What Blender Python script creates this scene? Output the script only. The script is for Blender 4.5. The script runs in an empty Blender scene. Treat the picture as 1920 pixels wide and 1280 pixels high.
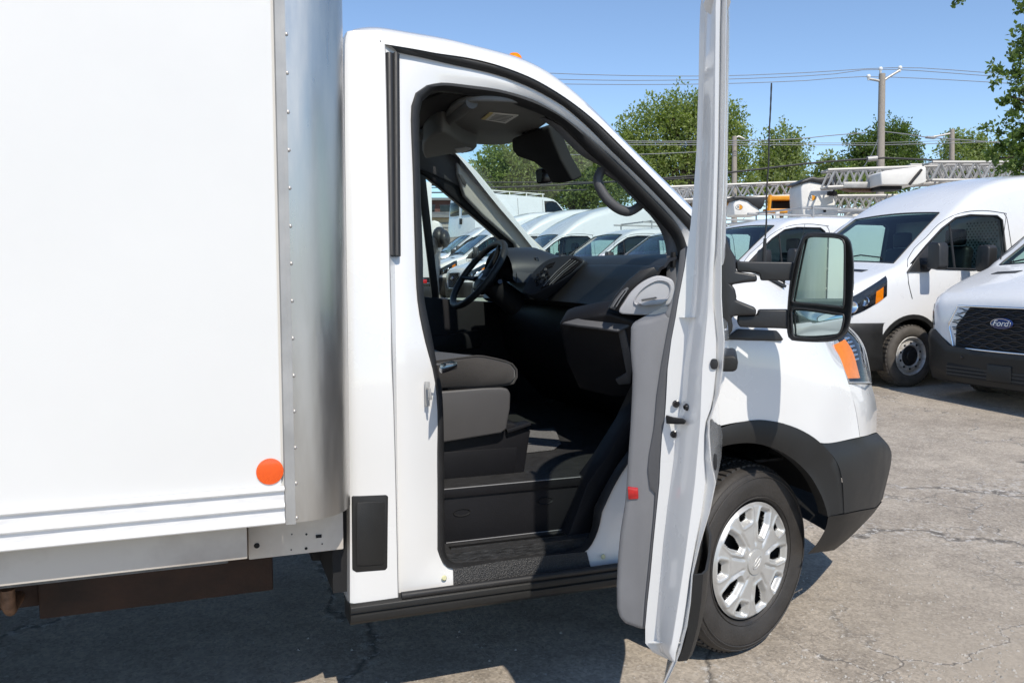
import bpy, bmesh, math, random
from mathutils import Vector, Matrix, noise
random.seed(7)
R = math.radians
scene = bpy.context.scene
col = scene.collection

# ---------------------------------------------------------------- camera
F_PX, CX, CY = 1550.0, 960.0, 640.0           # focal length in pixels of a 1920 wide frame
YAW = R(20.15)
PITCH = math.atan((640.0-515.0)/F_PX)
CAM = Vector((0.0, -2.42, 1.40))
FW = Vector((math.sin(YAW)*math.cos(PITCH), math.cos(YAW)*math.cos(PITCH), -math.sin(PITCH)))
RT = Vector((math.cos(YAW), -math.sin(YAW), 0.0))
UP = RT.cross(FW)
cam_data = bpy.data.cameras.new('camera')
cam_data.sensor_fit = 'HORIZONTAL'; cam_data.sensor_width = 36.0
cam_data.lens = 36.0*F_PX/1920.0
cam_data.clip_start = 0.05; cam_data.clip_end = 2000.0
cam = bpy.data.objects.new('camera', cam_data); col.objects.link(cam)
cam.matrix_world = Matrix(((RT.x, UP.x, -FW.x, CAM.x), (RT.y, UP.y, -FW.y, CAM.y), (RT.z, UP.z, -FW.z, CAM.z), (0, 0, 0, 1)))
scene.camera = cam

# ---------------------------------------------------------------- sky, sun, exposure
SUN_TRAVEL = Vector((0.03, 0.82, -1.0)).normalized()      # the way the light goes
sun_from = -SUN_TRAVEL
SUN_EL = math.asin(sun_from.z)
SUN_AZ = math.atan2(sun_from.x, sun_from.y)
world = bpy.data.worlds.new('World'); scene.world = world; world.use_nodes = True
wn = world.node_tree.nodes; wl = world.node_tree.links
sky = wn.new('ShaderNodeTexSky'); sky.sky_type = 'NISHITA'; sky.sun_disc = False
sky.sun_elevation = SUN_EL; sky.sun_rotation = SUN_AZ
sky.altitude = 50; sky.air_density = 0.88; sky.dust_density = 0.0; sky.ozone_density = 3.0
wl.new(sky.outputs[0], wn['Background'].inputs[0]); wn['Background'].inputs[1].default_value = 0.147
sun_data = bpy.data.lights.new('sun', 'SUN'); sun_data.energy = 3.7; sun_data.angle = R(0.53); sun_data.color = (1.0, 0.93, 0.82)
sun = bpy.data.objects.new('sun', sun_data); col.objects.link(sun)
sun.rotation_euler = SUN_TRAVEL.to_track_quat('-Z', 'Y').to_euler(); sun.location = (0, -8, 14)
scene.view_settings.view_transform = 'Standard'; scene.view_settings.look = 'None'
scene.view_settings.gamma = 1.0; scene.view_settings.use_curve_mapping = False
scene.view_settings.exposure = 0.25
scene.render.engine = 'CYCLES'
scene.cycles.max_bounces = 8; scene.cycles.transparent_max_bounces = 16
scene.cycles.use_denoising = True
scene.cycles.sample_clamp_indirect = 6.0

# ---------------------------------------------------------------- measuring: a pixel of the photograph to a point on a real plane
def ray(px, py):
    return FW + RT*((px-CX)/F_PX) - UP*((py-CY)/F_PX)
def PY(px, py, y):
    d = ray(px, py); return CAM + d*((y-CAM.y)/d.y)
def PX(px, py, x):
    d = ray(px, py); return CAM + d*((x-CAM.x)/d.x)
def PZ(px, py, z):
    d = ray(px, py); return CAM + d*((z-CAM.z)/d.z)
def PD(px, py, dist):
    return CAM + ray(px, py)*dist
def PP(px, py, p0, n):
    d = ray(px, py); return CAM + d*((p0-CAM).dot(n)/d.dot(n))
def yb(z):                                      # plan offset of the cab side: upright below the belt, leaning in above it
    return 0.0 if z < 1.15 else 0.24*((z-1.15)/0.95)**1.2
CABW = 2.06
def S(px, py, off=0.0):                         # on the near cab side
    p = PY(px, py, off)
    for _ in range(12): p = PY(px, py, yb(p.z)+off)
    return p
def SL(px, py, off=0.0):                        # on the far cab side
    p = PY(px, py, CABW-off)
    for _ in range(12): p = PY(px, py, CABW-yb(p.z)-off)
    return p

# ---------------------------------------------------------------- object helpers
def wmat(o):
    m = o.matrix_basis.copy()
    if o.parent: m = wmat(o.parent) @ o.matrix_parent_inverse @ m
    return m
def setpar(o, p):
    if p is None: return o
    o.parent = p; o.matrix_parent_inverse = wmat(p).inverted(); return o
def tag(o, label=None, cat=None, group=None, kind=None):
    if label: o['label'] = label
    if cat: o['category'] = cat
    if group: o['group'] = group
    if kind: o['kind'] = kind
    return o
def thing(name, label, cat, loc=(0, 0, 0), group=None):
    o = bpy.data.objects.new(name, None); o.empty_display_size = 0.2; o.location = loc; col.objects.link(o)
    return tag(o, label, cat, group)
def copy_tree(o, parent=None):
    c = o.copy(); col.objects.link(c)
    if parent is not None: c.parent = parent
    for ch in o.children: copy_tree(ch, c)
    return c

def catmull(pts, n, closed=False):
    """resample a polyline of Vectors with a centripetal-ish Catmull-Rom, n points in all, even in length"""
    pts = [Vector(p) for p in pts]
    dense = []
    m = len(pts)
    segs = m if closed else m-1
    for i in range(segs):
        p1 = pts[i]; p2 = pts[(i+1) % m]
        p0 = pts[i-1] if (closed or i > 0) else p1*2-p2
        p3 = pts[(i+2) % m] if (closed or i+2 < m) else p2*2-p1
        for k in range(10):
            t = k/10.0
            dense.append(0.5*((2*p1) + (p2-p0)*t + (2*p0-5*p1+4*p2-p3)*t*t + (3*p1-p0-3*p2+p3)*t*t*t))
    dense.append(pts[0].copy() if closed else pts[-1].copy())
    L = [0.0]
    for a, b in zip(dense, dense[1:]): L.append(L[-1]+(b-a).length)
    out = []; j = 0
    cnt = n if closed else n-1
    for i in range(n):
        s = L[-1]*i/cnt
        while j < len(L)-2 and L[j+1] < s: j += 1
        d = L[j+1]-L[j]
        out.append(dense[j].lerp(dense[j+1], (s-L[j])/d if d > 1e-9 else 0))
    return out
def lin(pts, n):
    pts = [Vector(p) for p in pts]
    L = [0.0]
    for a, b in zip(pts, pts[1:]): L.append(L[-1]+(b-a).length)
    out = []; j = 0
    for i in range(n):
        s = L[-1]*i/(n-1)
        while j < len(L)-2 and L[j+1] < s: j += 1
        d = L[j+1]-L[j]
        out.append(pts[j].lerp(pts[j+1], (s-L[j])/d if d > 1e-9 else 0))
    return out

class MB:
    def __init__(self): self.v = []; self.f = []; self.m = []
    def add(self, vs, fs, mi=0):
        o = len(self.v); self.v += [tuple(p) for p in vs]; self.f += [tuple(i+o for i in f) for f in fs]; self.m += [mi]*len(fs)
        return self
    def loft(self, rows, close_u=False, close_v=False, caps=False, mi=0):
        n = len(rows[0]); vs = [p for r in rows for p in r]; fs = []
        rr = len(rows)
        for i in range(rr if close_v else rr-1):
            i2 = (i+1) % rr
            for j in range(n if close_u else n-1):
                j2 = (j+1) % n
                fs.append((i*n+j, i*n+j2, i2*n+j2, i2*n+j))
        if caps:
            fs.append(tuple(range(n-1, -1, -1))); fs.append(tuple((rr-1)*n+k for k in range(n)))
        return self.add(vs, fs, mi)
    def prism(self, pts, vec, mi=0):
        pts = [Vector(p) for p in pts]; vec = Vector(vec); n = len(pts)
        vs = pts+[p+vec for p in pts]
        fs = [tuple(range(n-1, -1, -1)), tuple(range(n, 2*n))]
        fs += [(i, (i+1) % n, n+(i+1) % n, n+i) for i in range(n)]
        return self.add(vs, fs, mi)
    def box(self, c, s, mat=None, mi=0):
        c = Vector(c); vs = []
        for x in (-.5, .5):
            for y in (-.5, .5):
                for z in (-.5, .5):
                    p = Vector((x*s[0], y*s[1], z*s[2]))
                    vs.append(c+(mat @ p if mat else p))
        return self.add(vs, [(0, 1, 3, 2), (4, 6, 7, 5), (0, 4, 5, 1), (2, 3, 7, 6), (0, 2, 6, 4), (1, 5, 7, 3)], mi)
    def box2(self, a, b, mi=0):
        a = Vector(a); b = Vector(b)
        return self.box((a+b)/2, [abs(b[i]-a[i]) for i in range(3)], None, mi)
    def tube(self, pts, r, seg=10, caps=True, closed=False, mi=0, flat=None):
        pts = [Vector(p) for p in pts]; n = len(pts); rows = []
        rs = r if isinstance(r, (list, tuple)) else [r]*n
        prev = None
        for i, p in enumerate(pts):
            a = pts[i-1] if (i > 0 or closed) else pts[i]; b = pts[(i+1) % n] if (i < n-1 or closed) else pts[i]
            t = (b-a).normalized()
            if prev is None:
                u = t.cross(Vector((0, 0, 1)))
                if u.length < 1e-3: u = t.cross(Vector((1, 0, 0)))
            else: u = prev-t*prev.dot(t)
            u.normalize(); prev = u; w = t.cross(u)
            rows.append([p+(u*math.cos(2*math.pi*k/seg)+w*math.sin(2*math.pi*k/seg)*(flat or 1))*rs[i] for k in range(seg)])
        return self.loft(rows, close_u=True, close_v=closed, caps=(caps and not closed), mi=mi)
    def lathe(self, prof, c, ax, up, seg=32, mi=0, close=False):
        """prof: (radius, along axis); c centre, ax axis unit vector, up a perpendicular"""
        c = Vector(c); ax = Vector(ax).normalized(); up = Vector(up); up = (up-ax*up.dot(ax)).normalized(); w = ax.cross(up)
        rows = [[c+ax*h+(up*math.cos(2*math.pi*k/seg)+w*math.sin(2*math.pi*k/seg))*r for k in range(seg)] for r, h in prof]
        return self.loft(rows, close_u=True, close_v=close, mi=mi)
    def build(self, name, mat, parent=None, smooth=40, bevel=0, bseg=2, solid=0, label=None):
        me = bpy.data.meshes.new(name); me.from_pydata(self.v, [], self.f)
        mats = mat if isinstance(mat, (list, tuple)) else [mat]
        for x in mats: me.materials.append(x)
        bm = bmesh.new(); bm.from_mesh(me)
        for f, mi in zip(bm.faces, self.m): f.material_index = mi
        bmesh.ops.remove_doubles(bm, verts=bm.verts, dist=1e-5)
        bmesh.ops.recalc_face_normals(bm, faces=bm.faces)
        if bevel:
            es = [e for e in bm.edges if len(e.link_faces) == 2 and e.calc_face_angle(0) > R(28)]
            bmesh.ops.bevel(bm, geom=es, offset=bevel, segments=bseg, profile=0.5, affect='EDGES', clamp_overlap=True)
        if solid:
            bmesh.ops.solidify(bm, geom=bm.faces[:], thickness=solid)
        bm.to_mesh(me); bm.free()
        o = bpy.data.objects.new(name, me); col.objects.link(o)
        if smooth:
            me.shade_smooth() if hasattr(me, 'shade_smooth') else None
            me.set_sharp_from_angle(angle=R(smooth))
        if label: o['label'] = label
        setpar(o, parent)
        return o

def text_mesh(s, size, shear=0.0):
    cu = bpy.data.curves.new('lettering', 'FONT'); cu.body = s; cu.size = size; cu.shear = shear; cu.align_x = 'CENTER'; cu.align_y = 'CENTER'; cu.extrude = 0.0
    o = bpy.data.objects.new('lettering_tmp', cu); col.objects.link(o)
    dg = bpy.context.evaluated_depsgraph_get()
    me = bpy.data.meshes.new_from_object(o.evaluated_get(dg))
    bpy.data.objects.remove(o); bpy.data.curves.remove(cu)
    return me
def place_text(name, s, size, origin, xdir, ydir, mat, parent, shear=0.0, sx=1.0):
    me = text_mesh(s, size, shear)
    x = Vector(xdir).normalized(); y = Vector(ydir).normalized(); n = x.cross(y)
    M = Matrix(((x.x*sx, y.x, n.x, origin[0]), (x.y*sx, y.y, n.y, origin[1]), (x.z*sx, y.z, n.z, origin[2]), (0, 0, 0, 1)))
    me.transform(M); me.materials.clear(); me.materials.append(mat)
    o = bpy.data.objects.new(name, me); col.objects.link(o); setpar(o, parent)
    return o
# ---------------------------------------------------------------- materials
M = {}
def newmat(name):
    m = bpy.data.materials.new(name); m.use_nodes = True
    nt = m.node_tree; return m, nt, nt.nodes['Principled BSDF']
def mat(name, colr, rough=0.5, metal=0.0, coat=0.0, var=0.0, vscale=6.0, bump=0.0, bscale=60.0, spec=0.5, stretch=None, rvar=0.0, dirt=None):
    m, nt, b = newmat(name); L = nt.links.new
    b.inputs['Base Color'].default_value = (*colr, 1); b.inputs['Roughness'].default_value = rough
    b.inputs['Metallic'].default_value = metal; b.inputs['Coat Weight'].default_value = coat
    b.inputs['Coat Roughness'].default_value = 0.06
    b.inputs['Specular IOR Level'].default_value = spec
    tc = nt.nodes.new('ShaderNodeTexCoord'); src = tc.outputs['Object']
    if stretch:
        mp = nt.nodes.new('ShaderNodeMapping'); mp.inputs['Scale'].default_value = stretch; L(src, mp.inputs[0]); src = mp.outputs[0]
    if var or rvar or dirt:
        nz = nt.nodes.new('ShaderNodeTexNoise'); nz.inputs['Scale'].default_value = vscale; nz.inputs['Detail'].default_value = 6; nz.inputs['Roughness'].default_value = 0.62
        L(src, nz.inputs['Vector'])
        if var or dirt:
            cr = nt.nodes.new('ShaderNodeValToRGB')
            lo = dirt if dirt else tuple(max(0, c*(1-var)) for c in colr); hi = colr if dirt else tuple(min(1, c*(1+var)) for c in colr)
            cr.color_ramp.elements[0].position = 0.32; cr.color_ramp.elements[0].color = (*lo, 1)
            cr.color_ramp.elements[1].position = 0.55 if dirt else 0.68; cr.color_ramp.elements[1].color = (*hi, 1)
            L(nz.outputs[0], cr.inputs[0]); L(cr.outputs[0], b.inputs['Base Color'])
        if rvar:
            mr = nt.nodes.new('ShaderNodeMapRange'); mr.inputs[1].default_value = 0.3; mr.inputs[2].default_value = 0.7
            mr.inputs[3].default_value = max(0.02, rough-rvar); mr.inputs[4].default_value = rough+rvar
            L(nz.outputs[0], mr.inputs[0]); L(mr.outputs[0], b.inputs['Roughness'])
    if bump:
        n2 = nt.nodes.new('ShaderNodeTexNoise'); n2.inputs['Scale'].default_value = bscale; n2.inputs['Detail'].default_value = 3
        L(src, n2.inputs['Vector'])
        bp = nt.nodes.new('ShaderNodeBump'); bp.inputs['Strength'].default_value = bump; bp.inputs['Distance'].default_value = 0.004
        L(n2.outputs[0], bp.inputs['Height']); L(bp.outputs[0], b.inputs['Normal'])
    M[name] = m; return m
mat('paint', (0.73, 0.728, 0.72), 0.26, coat=1.0, var=0.012, vscale=2.0, rvar=0.05)
mat('fleet_paint', (0.75, 0.755, 0.76), 0.28, coat=0.7, var=0.02, vscale=1.5, rvar=0.06)
mat('box_panel', (0.70, 0.693, 0.675), 0.36, var=0.018, vscale=1.6, bump=0.10, bscale=3, rvar=0.06)
mat('frame_paint', (0.62, 0.57, 0.505), 0.45, vscale=2.4, bump=0.15, bscale=18, dirt=(0.45, 0.40, 0.35))
mat('aluminium', (0.56, 0.535, 0.50), 0.34, metal=0.92, var=0.10, vscale=5.0, stretch=(3, 3, 0.5), rvar=0.10, bump=0.30, bscale=7)
mat('rail_alu', (0.74, 0.735, 0.735), 0.42, metal=0.10, var=0.08, vscale=12.0, stretch=(1, 6, 6), rvar=0.10)
mat('bead_white', (0.82, 0.81, 0.79), 0.35, var=0.03, vscale=8)
mat('rivet', (0.50, 0.475, 0.45), 0.35, metal=0.5)
mat('black_plastic', (0.020, 0.020, 0.021), 0.45, bump=0.12, bscale=420, var=0.12, vscale=9, rvar=0.06)
mat('cladding', (0.017, 0.0168, 0.0165), 0.5, bump=0.15, bscale=360, var=0.16, vscale=5, rvar=0.08, spec=0.35)
mat('gloss_black', (0.012, 0.012, 0.014), 0.16, rvar=0.05)
mat('rubber', (0.018, 0.018, 0.019), 0.55, var=0.2, vscale=14, rvar=0.08)
mat('tread_strip', (0.020, 0.020, 0.021), 0.38, bump=0.9, bscale=260, var=0.35, vscale=220)
mat('step_mat', (0.032, 0.032, 0.033), 0.42, bump=0.6, bscale=45, stretch=(1, 9, 4), var=0.45, vscale=30, rvar=0.15)
mat('interior_black', (0.010, 0.010, 0.012), 0.5, bump=0.12, bscale=300, var=0.12, vscale=8, spec=0.25)
mat('dash_top', (0.022, 0.025, 0.033), 0.5, bump=0.12, bscale=330, var=0.1, vscale=7)
mat('dash_mid', (0.014, 0.0135, 0.0145), 0.42, bump=0.12, bscale=300, var=0.1, vscale=7, spec=0.35)
mat('trim_grey', (0.185, 0.185, 0.193), 0.5, bump=0.10, bscale=420, var=0.05, vscale=10)
mat('trim_dark', (0.085, 0.085, 0.09), 0.5, bump=0.10, bscale=380, var=0.08, vscale=10)
mat('trim_light', (0.42, 0.42, 0.44), 0.45, bump=0.25, bscale=380, var=0.04, vscale=10)
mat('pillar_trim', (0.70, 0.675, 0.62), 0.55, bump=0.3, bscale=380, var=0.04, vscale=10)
mat('headliner', (0.11, 0.11, 0.107), 0.8, bump=0.3, bscale=500, var=0.06, vscale=10)
mat('visor', (0.15, 0.148, 0.142), 0.7, bump=0.3, bscale=420, var=0.05, vscale=10)
mat('sunlit_carpet', (0.15, 0.15, 0.152), 0.9, bump=1.0, bscale=350, var=0.6, vscale=320)  # paler than the rest of the floor, to carry the sunlight there
mat('silver', (0.52, 0.515, 0.50), 0.36, metal=0.45, coat=0.25, var=0.06, vscale=14, rvar=0.08)
mat('steel_wheel', (0.66, 0.65, 0.63), 0.4, metal=0.35, vscale=18, dirt=(0.42, 0.38, 0.33), rvar=0.1)
mat('chrome', (0.82, 0.83, 0.85), 0.10, metal=1.0)
mat('tyre', (0.036, 0.032, 0.029), 0.62, var=0.25, vscale=9, bump=0.4, bscale=110, rvar=0.1)
mat('tyre_dusty', (0.075, 0.066, 0.057), 0.75, var=0.3, vscale=9, bump=0.4, bscale=110)
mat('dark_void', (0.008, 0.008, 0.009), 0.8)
mat('amber', (0.92, 0.23, 0.0), 0.35, var=0.10, vscale=40, spec=0.2)
mat('lamp_silver', (0.78, 0.79, 0.80), 0.22, metal=0.7)
mat('orange_paint', (0.72, 0.30, 0.02), 0.4, var=0.12, vscale=6)
mat('red_lens', (0.42, 0.012, 0.012), 0.15, coat=0.5, var=0.25, vscale=90)
mat('rust', (0.026, 0.011, 0.006), 0.75, var=0.45, vscale=8, bump=0.6, bscale=60)
mat('rust_pipe', (0.16, 0.09, 0.055), 0.6, metal=0.3, var=0.6, vscale=26, bump=0.5, bscale=70)
mat('grey_deck', (0.13, 0.135, 0.14), 0.6, var=0.3, vscale=25, bump=0.4, bscale=90)
mat('pole_wood', (0.30, 0.265, 0.225), 0.85, var=0.25, vscale=9, stretch=(8, 8, 0.6), bump=0.6, bscale=20)
mat('bark', (0.085, 0.066, 0.048), 0.9, var=0.35, vscale=7, bump=1.0, bscale=16)
mat('galv', (0.38, 0.375, 0.365), 0.5, metal=0.35, var=0.14, vscale=5, rvar=0.1)
mat('fibreglass', (0.72, 0.70, 0.66), 0.45, var=0.06, vscale=3, bump=0.1, bscale=30)
mat('vinyl', (0.03, 0.03, 0.031), 0.42, bump=0.8, bscale=14, var=0.2, vscale=8)
mat('wire', (0.03, 0.03, 0.032), 0.6)
mat('wire_light', (0.22, 0.23, 0.25), 0.5, metal=0.4)
mat('porcelain', (0.75, 0.77, 0.78), 0.2)
mat('paper', (0.74, 0.73, 0.69), 0.7)
mat('paper_yellow', (0.62, 0.50, 0.20), 0.7)
mat('emblem_blue', (0.012, 0.025, 0.11), 0.2, coat=0.6)
mat('letter_white', (0.82, 0.83, 0.85), 0.25, metal=0.3)
mat('red_paint', (0.40, 0.03, 0.025), 0.5)
mat('brown_fascia', (0.13, 0.055, 0.045), 0.7, var=0.15, vscale=2)
mat('tan_band', (0.46, 0.36, 0.24), 0.75, var=0.12, vscale=3)
mat('mortar', (0.26, 0.245, 0.225), 0.9, var=0.1, vscale=10)
mat('stone_a', (0.36, 0.335, 0.30), 0.9, var=0.2, vscale=6, bump=0.6, bscale=25)
mat('stone_b', (0.28, 0.26, 0.24), 0.9, var=0.2, vscale=6, bump=0.6, bscale=25)
mat('grey_roof', (0.20, 0.20, 0.205), 0.8, var=0.1, vscale=4)
mat('label_ink', (0.06, 0.06, 0.065), 0.6)
mat('plug_yellow', (0.62, 0.60, 0.36), 0.5)
mat('seat_base', (0.078, 0.075, 0.075), 0.5, bump=0.1, bscale=360, var=0.06, vscale=8)

def glass(name, tint, ior=1.45, rough=0.0, dark=0.0):
    m = bpy.data.materials.new(name); m.use_nodes = True; nt = m.node_tree; nt.nodes.clear(); L = nt.links.new
    out = nt.nodes.new('ShaderNodeOutputMaterial'); mx = nt.nodes.new('ShaderNodeMixShader')
    fr = nt.nodes.new('ShaderNodeFresnel')                # a thin pane: the same reflection from either side
    ge = nt.nodes.new('ShaderNodeNewGeometry'); mr = nt.nodes.new('ShaderNodeMapRange'); mr.inputs[3].default_value = ior; mr.inputs[4].default_value = 1/ior
    L(ge.outputs['Backfacing'], mr.inputs[0]); L(mr.outputs[0], fr.inputs[0])
    tr = nt.nodes.new('ShaderNodeBsdfTransparent'); tr.inputs[0].default_value = (*tint, 1)
    gl = nt.nodes.new('ShaderNodeBsdfGlossy'); gl.inputs['Roughness'].default_value = rough; gl.inputs[0].default_value = (1, 1, 1, 1)
    L(fr.outputs[0], mx.inputs[0]); L(tr.outputs[0], mx.inputs[1]); L(gl.outputs[0], mx.inputs[2]); L(mx.outputs[0], out.inputs[0])
    M[name] = m; return m
glass('windshield_glass', (0.80, 0.90, 0.86))
glass('van_glass', (0.62, 0.78, 0.75), ior=1.5)
glass('tinted_glass', (0.22, 0.26, 0.25), ior=1.5)
glass('lens_clear', (0.90, 0.93, 0.95), ior=1.5, rough=0.02)

def mirror_mat():
    m, nt, b = newmat('mirror_glass'); b.inputs['Base Color'].default_value = (0.66, 0.76, 0.74, 1); b.inputs['Metallic'].default_value = 1; b.inputs['Roughness'].default_value = 0.015
    M['mirror_glass'] = m
mirror_mat()

def fabric():
    m, nt, b = newmat('fabric'); L = nt.links.new
    tc = nt.nodes.new('ShaderNodeTexCoord')
    w = nt.nodes.new('ShaderNodeTexWave'); w.inputs['Scale'].default_value = 26; w.inputs['Distortion'].default_value = 2.5; w.inputs['Detail'].default_value = 2; w.bands_direction = 'Y'
    nz = nt.nodes.new('ShaderNodeTexNoise'); nz.inputs['Scale'].default_value = 420
    L(tc.outputs['Object'], w.inputs[0]); L(tc.outputs['Object'], nz.inputs[0])
    cr = nt.nodes.new('ShaderNodeValToRGB'); cr.color_ramp.elements[0].color = (0.020, 0.018, 0.017, 1); cr.color_ramp.elements[1].color = (0.050, 0.045, 0.041, 1)
    mx = nt.nodes.new('ShaderNodeMath'); mx.operation = 'ADD'; mx.use_clamp = True
    mu = nt.nodes.new('ShaderNodeMath'); mu.operation = 'MULTIPLY'; mu.inputs[1].default_value = 0.45
    L(w.outputs[1], mu.inputs[0]); L(mu.outputs[0], mx.inputs[0])
    mu2 = nt.nodes.new('ShaderNodeMath'); mu2.operation = 'MULTIPLY'; mu2.inputs[1].default_value = 0.6
    L(nz.outputs[0], mu2.inputs[0]); L(mu2.outputs[0], mx.inputs[1]); L(mx.outputs[0], cr.inputs[0]); L(cr.outputs[0], b.inputs['Base Color'])
    b.inputs['Roughness'].default_value = 0.92; b.inputs['Sheen Weight'].default_value = 0.25
    bp = nt.nodes.new('ShaderNodeBump'); bp.inputs['Strength'].default_value = 0.5; bp.inputs['Distance'].default_value = 0.002; L(nz.outputs[0], bp.inputs['Height']); L(bp.outputs[0], b.inputs['Normal'])
    M['fabric'] = m
fabric()

def reflector():
    m, nt, b = newmat('reflector'); L = nt.links.new
    tc = nt.nodes.new('ShaderNodeTexCoord'); v = nt.nodes.new('ShaderNodeTexVoronoi'); v.inputs['Scale'].default_value = 300; v.inputs['Randomness'].default_value = 0.15
    mp = nt.nodes.new('ShaderNodeMapping'); mp.inputs['Rotation'].default_value = (0, 0.5, 0); L(tc.outputs['Object'], mp.inputs[0]); L(mp.outputs[0], v.inputs[0])
    cr = nt.nodes.new('ShaderNodeValToRGB'); cr.color_ramp.elements[0].color = (0.95, 0.16, 0.012, 1); cr.color_ramp.elements[1].color = (0.70, 0.07, 0.006, 1); cr.color_ramp.elements[0].position = 0.25; cr.color_ramp.elements[1].position = 0.55
    L(v.outputs[0], cr.inputs[0]); L(cr.outputs[0], b.inputs['Base Color']); b.inputs['Roughness'].default_value = 0.25; b.inputs['Coat Weight'].default_value = 0.5
    M['reflector'] = m
reflector()

def asphalt():
    m, nt, b = newmat('asphalt'); L = nt.links.new; N = nt.nodes.new
    tc = N('ShaderNodeTexCoord'); P = tc.outputs['Object']
    def nz(scale, detail=6, rough=0.6):
        n = N('ShaderNodeTexNoise'); n.inputs['Scale'].default_value = scale; n.inputs['Detail'].default_value = detail; n.inputs['Roughness'].default_value = rough; L(P, n.inputs['Vector']); return n.outputs[0]
    def ramp(x, a, b_, c0, c1):
        r = N('ShaderNodeValToRGB'); r.color_ramp.elements[0].position = a; r.color_ramp.elements[1].position = b_; r.color_ramp.elements[0].color = (*c0, 1); r.color_ramp.elements[1].color = (*c1, 1); L(x, r.inputs[0]); return r.outputs[0]
    def mix(f, a, c, mode='MIX', fac=None):
        x = N('ShaderNodeMix'); x.data_type = 'RGBA'; x.blend_type = mode
        if f is None: x.inputs[0].default_value = fac
        else: L(f, x.inputs[0])
        L(a, x.inputs[6]); L(c, x.inputs[7]) if not isinstance(c, tuple) else None
        if isinstance(c, tuple): x.inputs[7].default_value = (*c, 1)
        return x.outputs[2]
    base = ramp(nz(1.1, 7), 0.33, 0.68, (0.335, 0.298, 0.256), (0.465, 0.418, 0.360))
    vor = N('ShaderNodeTexVoronoi'); vor.inputs['Scale'].default_value = 95; L(P, vor.inputs[0])
    base = mix(None, base, ramp(vor.outputs['Color'], 0.1, 0.9, (0.58, 0.565, 0.545), (1.34, 1.30, 1.25)), 'MULTIPLY', 0.6)
    base = mix(None, base, ramp(nz(5.5, 6, 0.7), 0.36, 0.64, (0.78, 0.77, 0.755), (1.12, 1.11, 1.09)), 'MULTIPLY', 0.8)
    base = mix(None, base, ramp(nz(26, 4, 0.7), 0.38, 0.62, (0.82, 0.81, 0.80), (1.10, 1.09, 1.07)), 'MULTIPLY', 0.6)
    base = mix(ramp(nz(55, 3), 0.62, 0.70, (0, 0, 0), (1, 1, 1)), base, (0.52, 0.49, 0.45))
    # tan dust in patches
    base = mix(ramp(nz(0.55, 5), 0.50, 0.72, (0, 0, 0), (0.75, 0.75, 0.75)), base, (0.385, 0.332, 0.268))
    # cracks: distorted voronoi edges
    dn = N('ShaderNodeTexNoise'); dn.inputs['Scale'].default_value = 2.2; dn.inputs['Detail'].default_value = 5; L(P, dn.inputs['Vector'])
    ad = N('ShaderNodeVectorMath'); ad.operation = 'MULTIPLY_ADD'; L(dn.outputs['Color'], ad.inputs[0]); ad.inputs[1].default_value = (0.7, 0.7, 0.7); L(P, ad.inputs[2])
    def crack(scale, width, soft):
        v = N('ShaderNodeTexVoronoi'); v.feature = 'DISTANCE_TO_EDGE'; v.inputs['Scale'].default_value = scale; L(ad.outputs[0], v.inputs[0])
        return ramp(v.outputs['Distance'], width, width+soft, (1, 1, 1), (0, 0, 0))
    c1 = crack(0.30, 0.0008, 0.006); c2 = crack(1.3, 0.001, 0.010)
    gate = ramp(nz(0.35, 3), 0.44, 0.54, (0, 0, 0), (1, 1, 1))
    gm = N('ShaderNodeMath'); gm.operation = 'MULTIPLY'; L(c2, gm.inputs[0]); L(gate, gm.inputs[1])
    # some cracks carry pale crumbs
    base = mix(c1, base, (0.13, 0.118, 0.104))
    base = mix(gm.outputs[0], base, (0.15, 0.137, 0.122))
    wide = crack(0.30, 0.004, 0.026); wm = N('ShaderNodeMath'); wm.operation = 'MULTIPLY'; L(wide, wm.inputs[0]); L(ramp(nz(22, 4, 0.7), 0.54, 0.60, (0, 0, 0), (1, 1, 1)), wm.inputs[1])
    base = mix(wm.outputs[0], base, (0.50, 0.47, 0.43))
    w2 = crack(1.3, 0.003, 0.030); w2m = N('ShaderNodeMath'); w2m.operation = 'MULTIPLY'; L(w2, w2m.inputs[0]); L(ramp(nz(30, 4, 0.75), 0.55, 0.60, (0, 0, 0), (1, 1, 1)), w2m.inputs[1])
    w3m = N('ShaderNodeMath'); w3m.operation = 'MULTIPLY'; L(w2m.outputs[0], w3m.inputs[0]); L(gate, w3m.inputs[1])
    base = mix(w3m.outputs[0], base, (0.62, 0.59, 0.55))
    # oil spots
    base = mix(ramp(nz(0.9, 2), 0.72, 0.82, (0, 0, 0), (0.30, 0.30, 0.30)), base, (0.10, 0.092, 0.083))
    L(base, b.inputs['Base Color']); b.inputs['Roughness'].default_value = 0.88; b.inputs['Specular IOR Level'].default_value = 0.25
    hs = N('ShaderNodeMath'); hs.operation = 'SUBTRACT'; L(nz(120, 4, 0.7), hs.inputs[0]); L(c1, hs.inputs[1])
    bp = N('ShaderNodeBump'); bp.inputs['Strength'].default_value = 0.55; bp.inputs['Distance'].default_value = 0.008; L(hs.outputs[0], bp.inputs['Height']); L(bp.outputs[0], b.inputs['Normal'])
    M['asphalt'] = m
asphalt()

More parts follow.
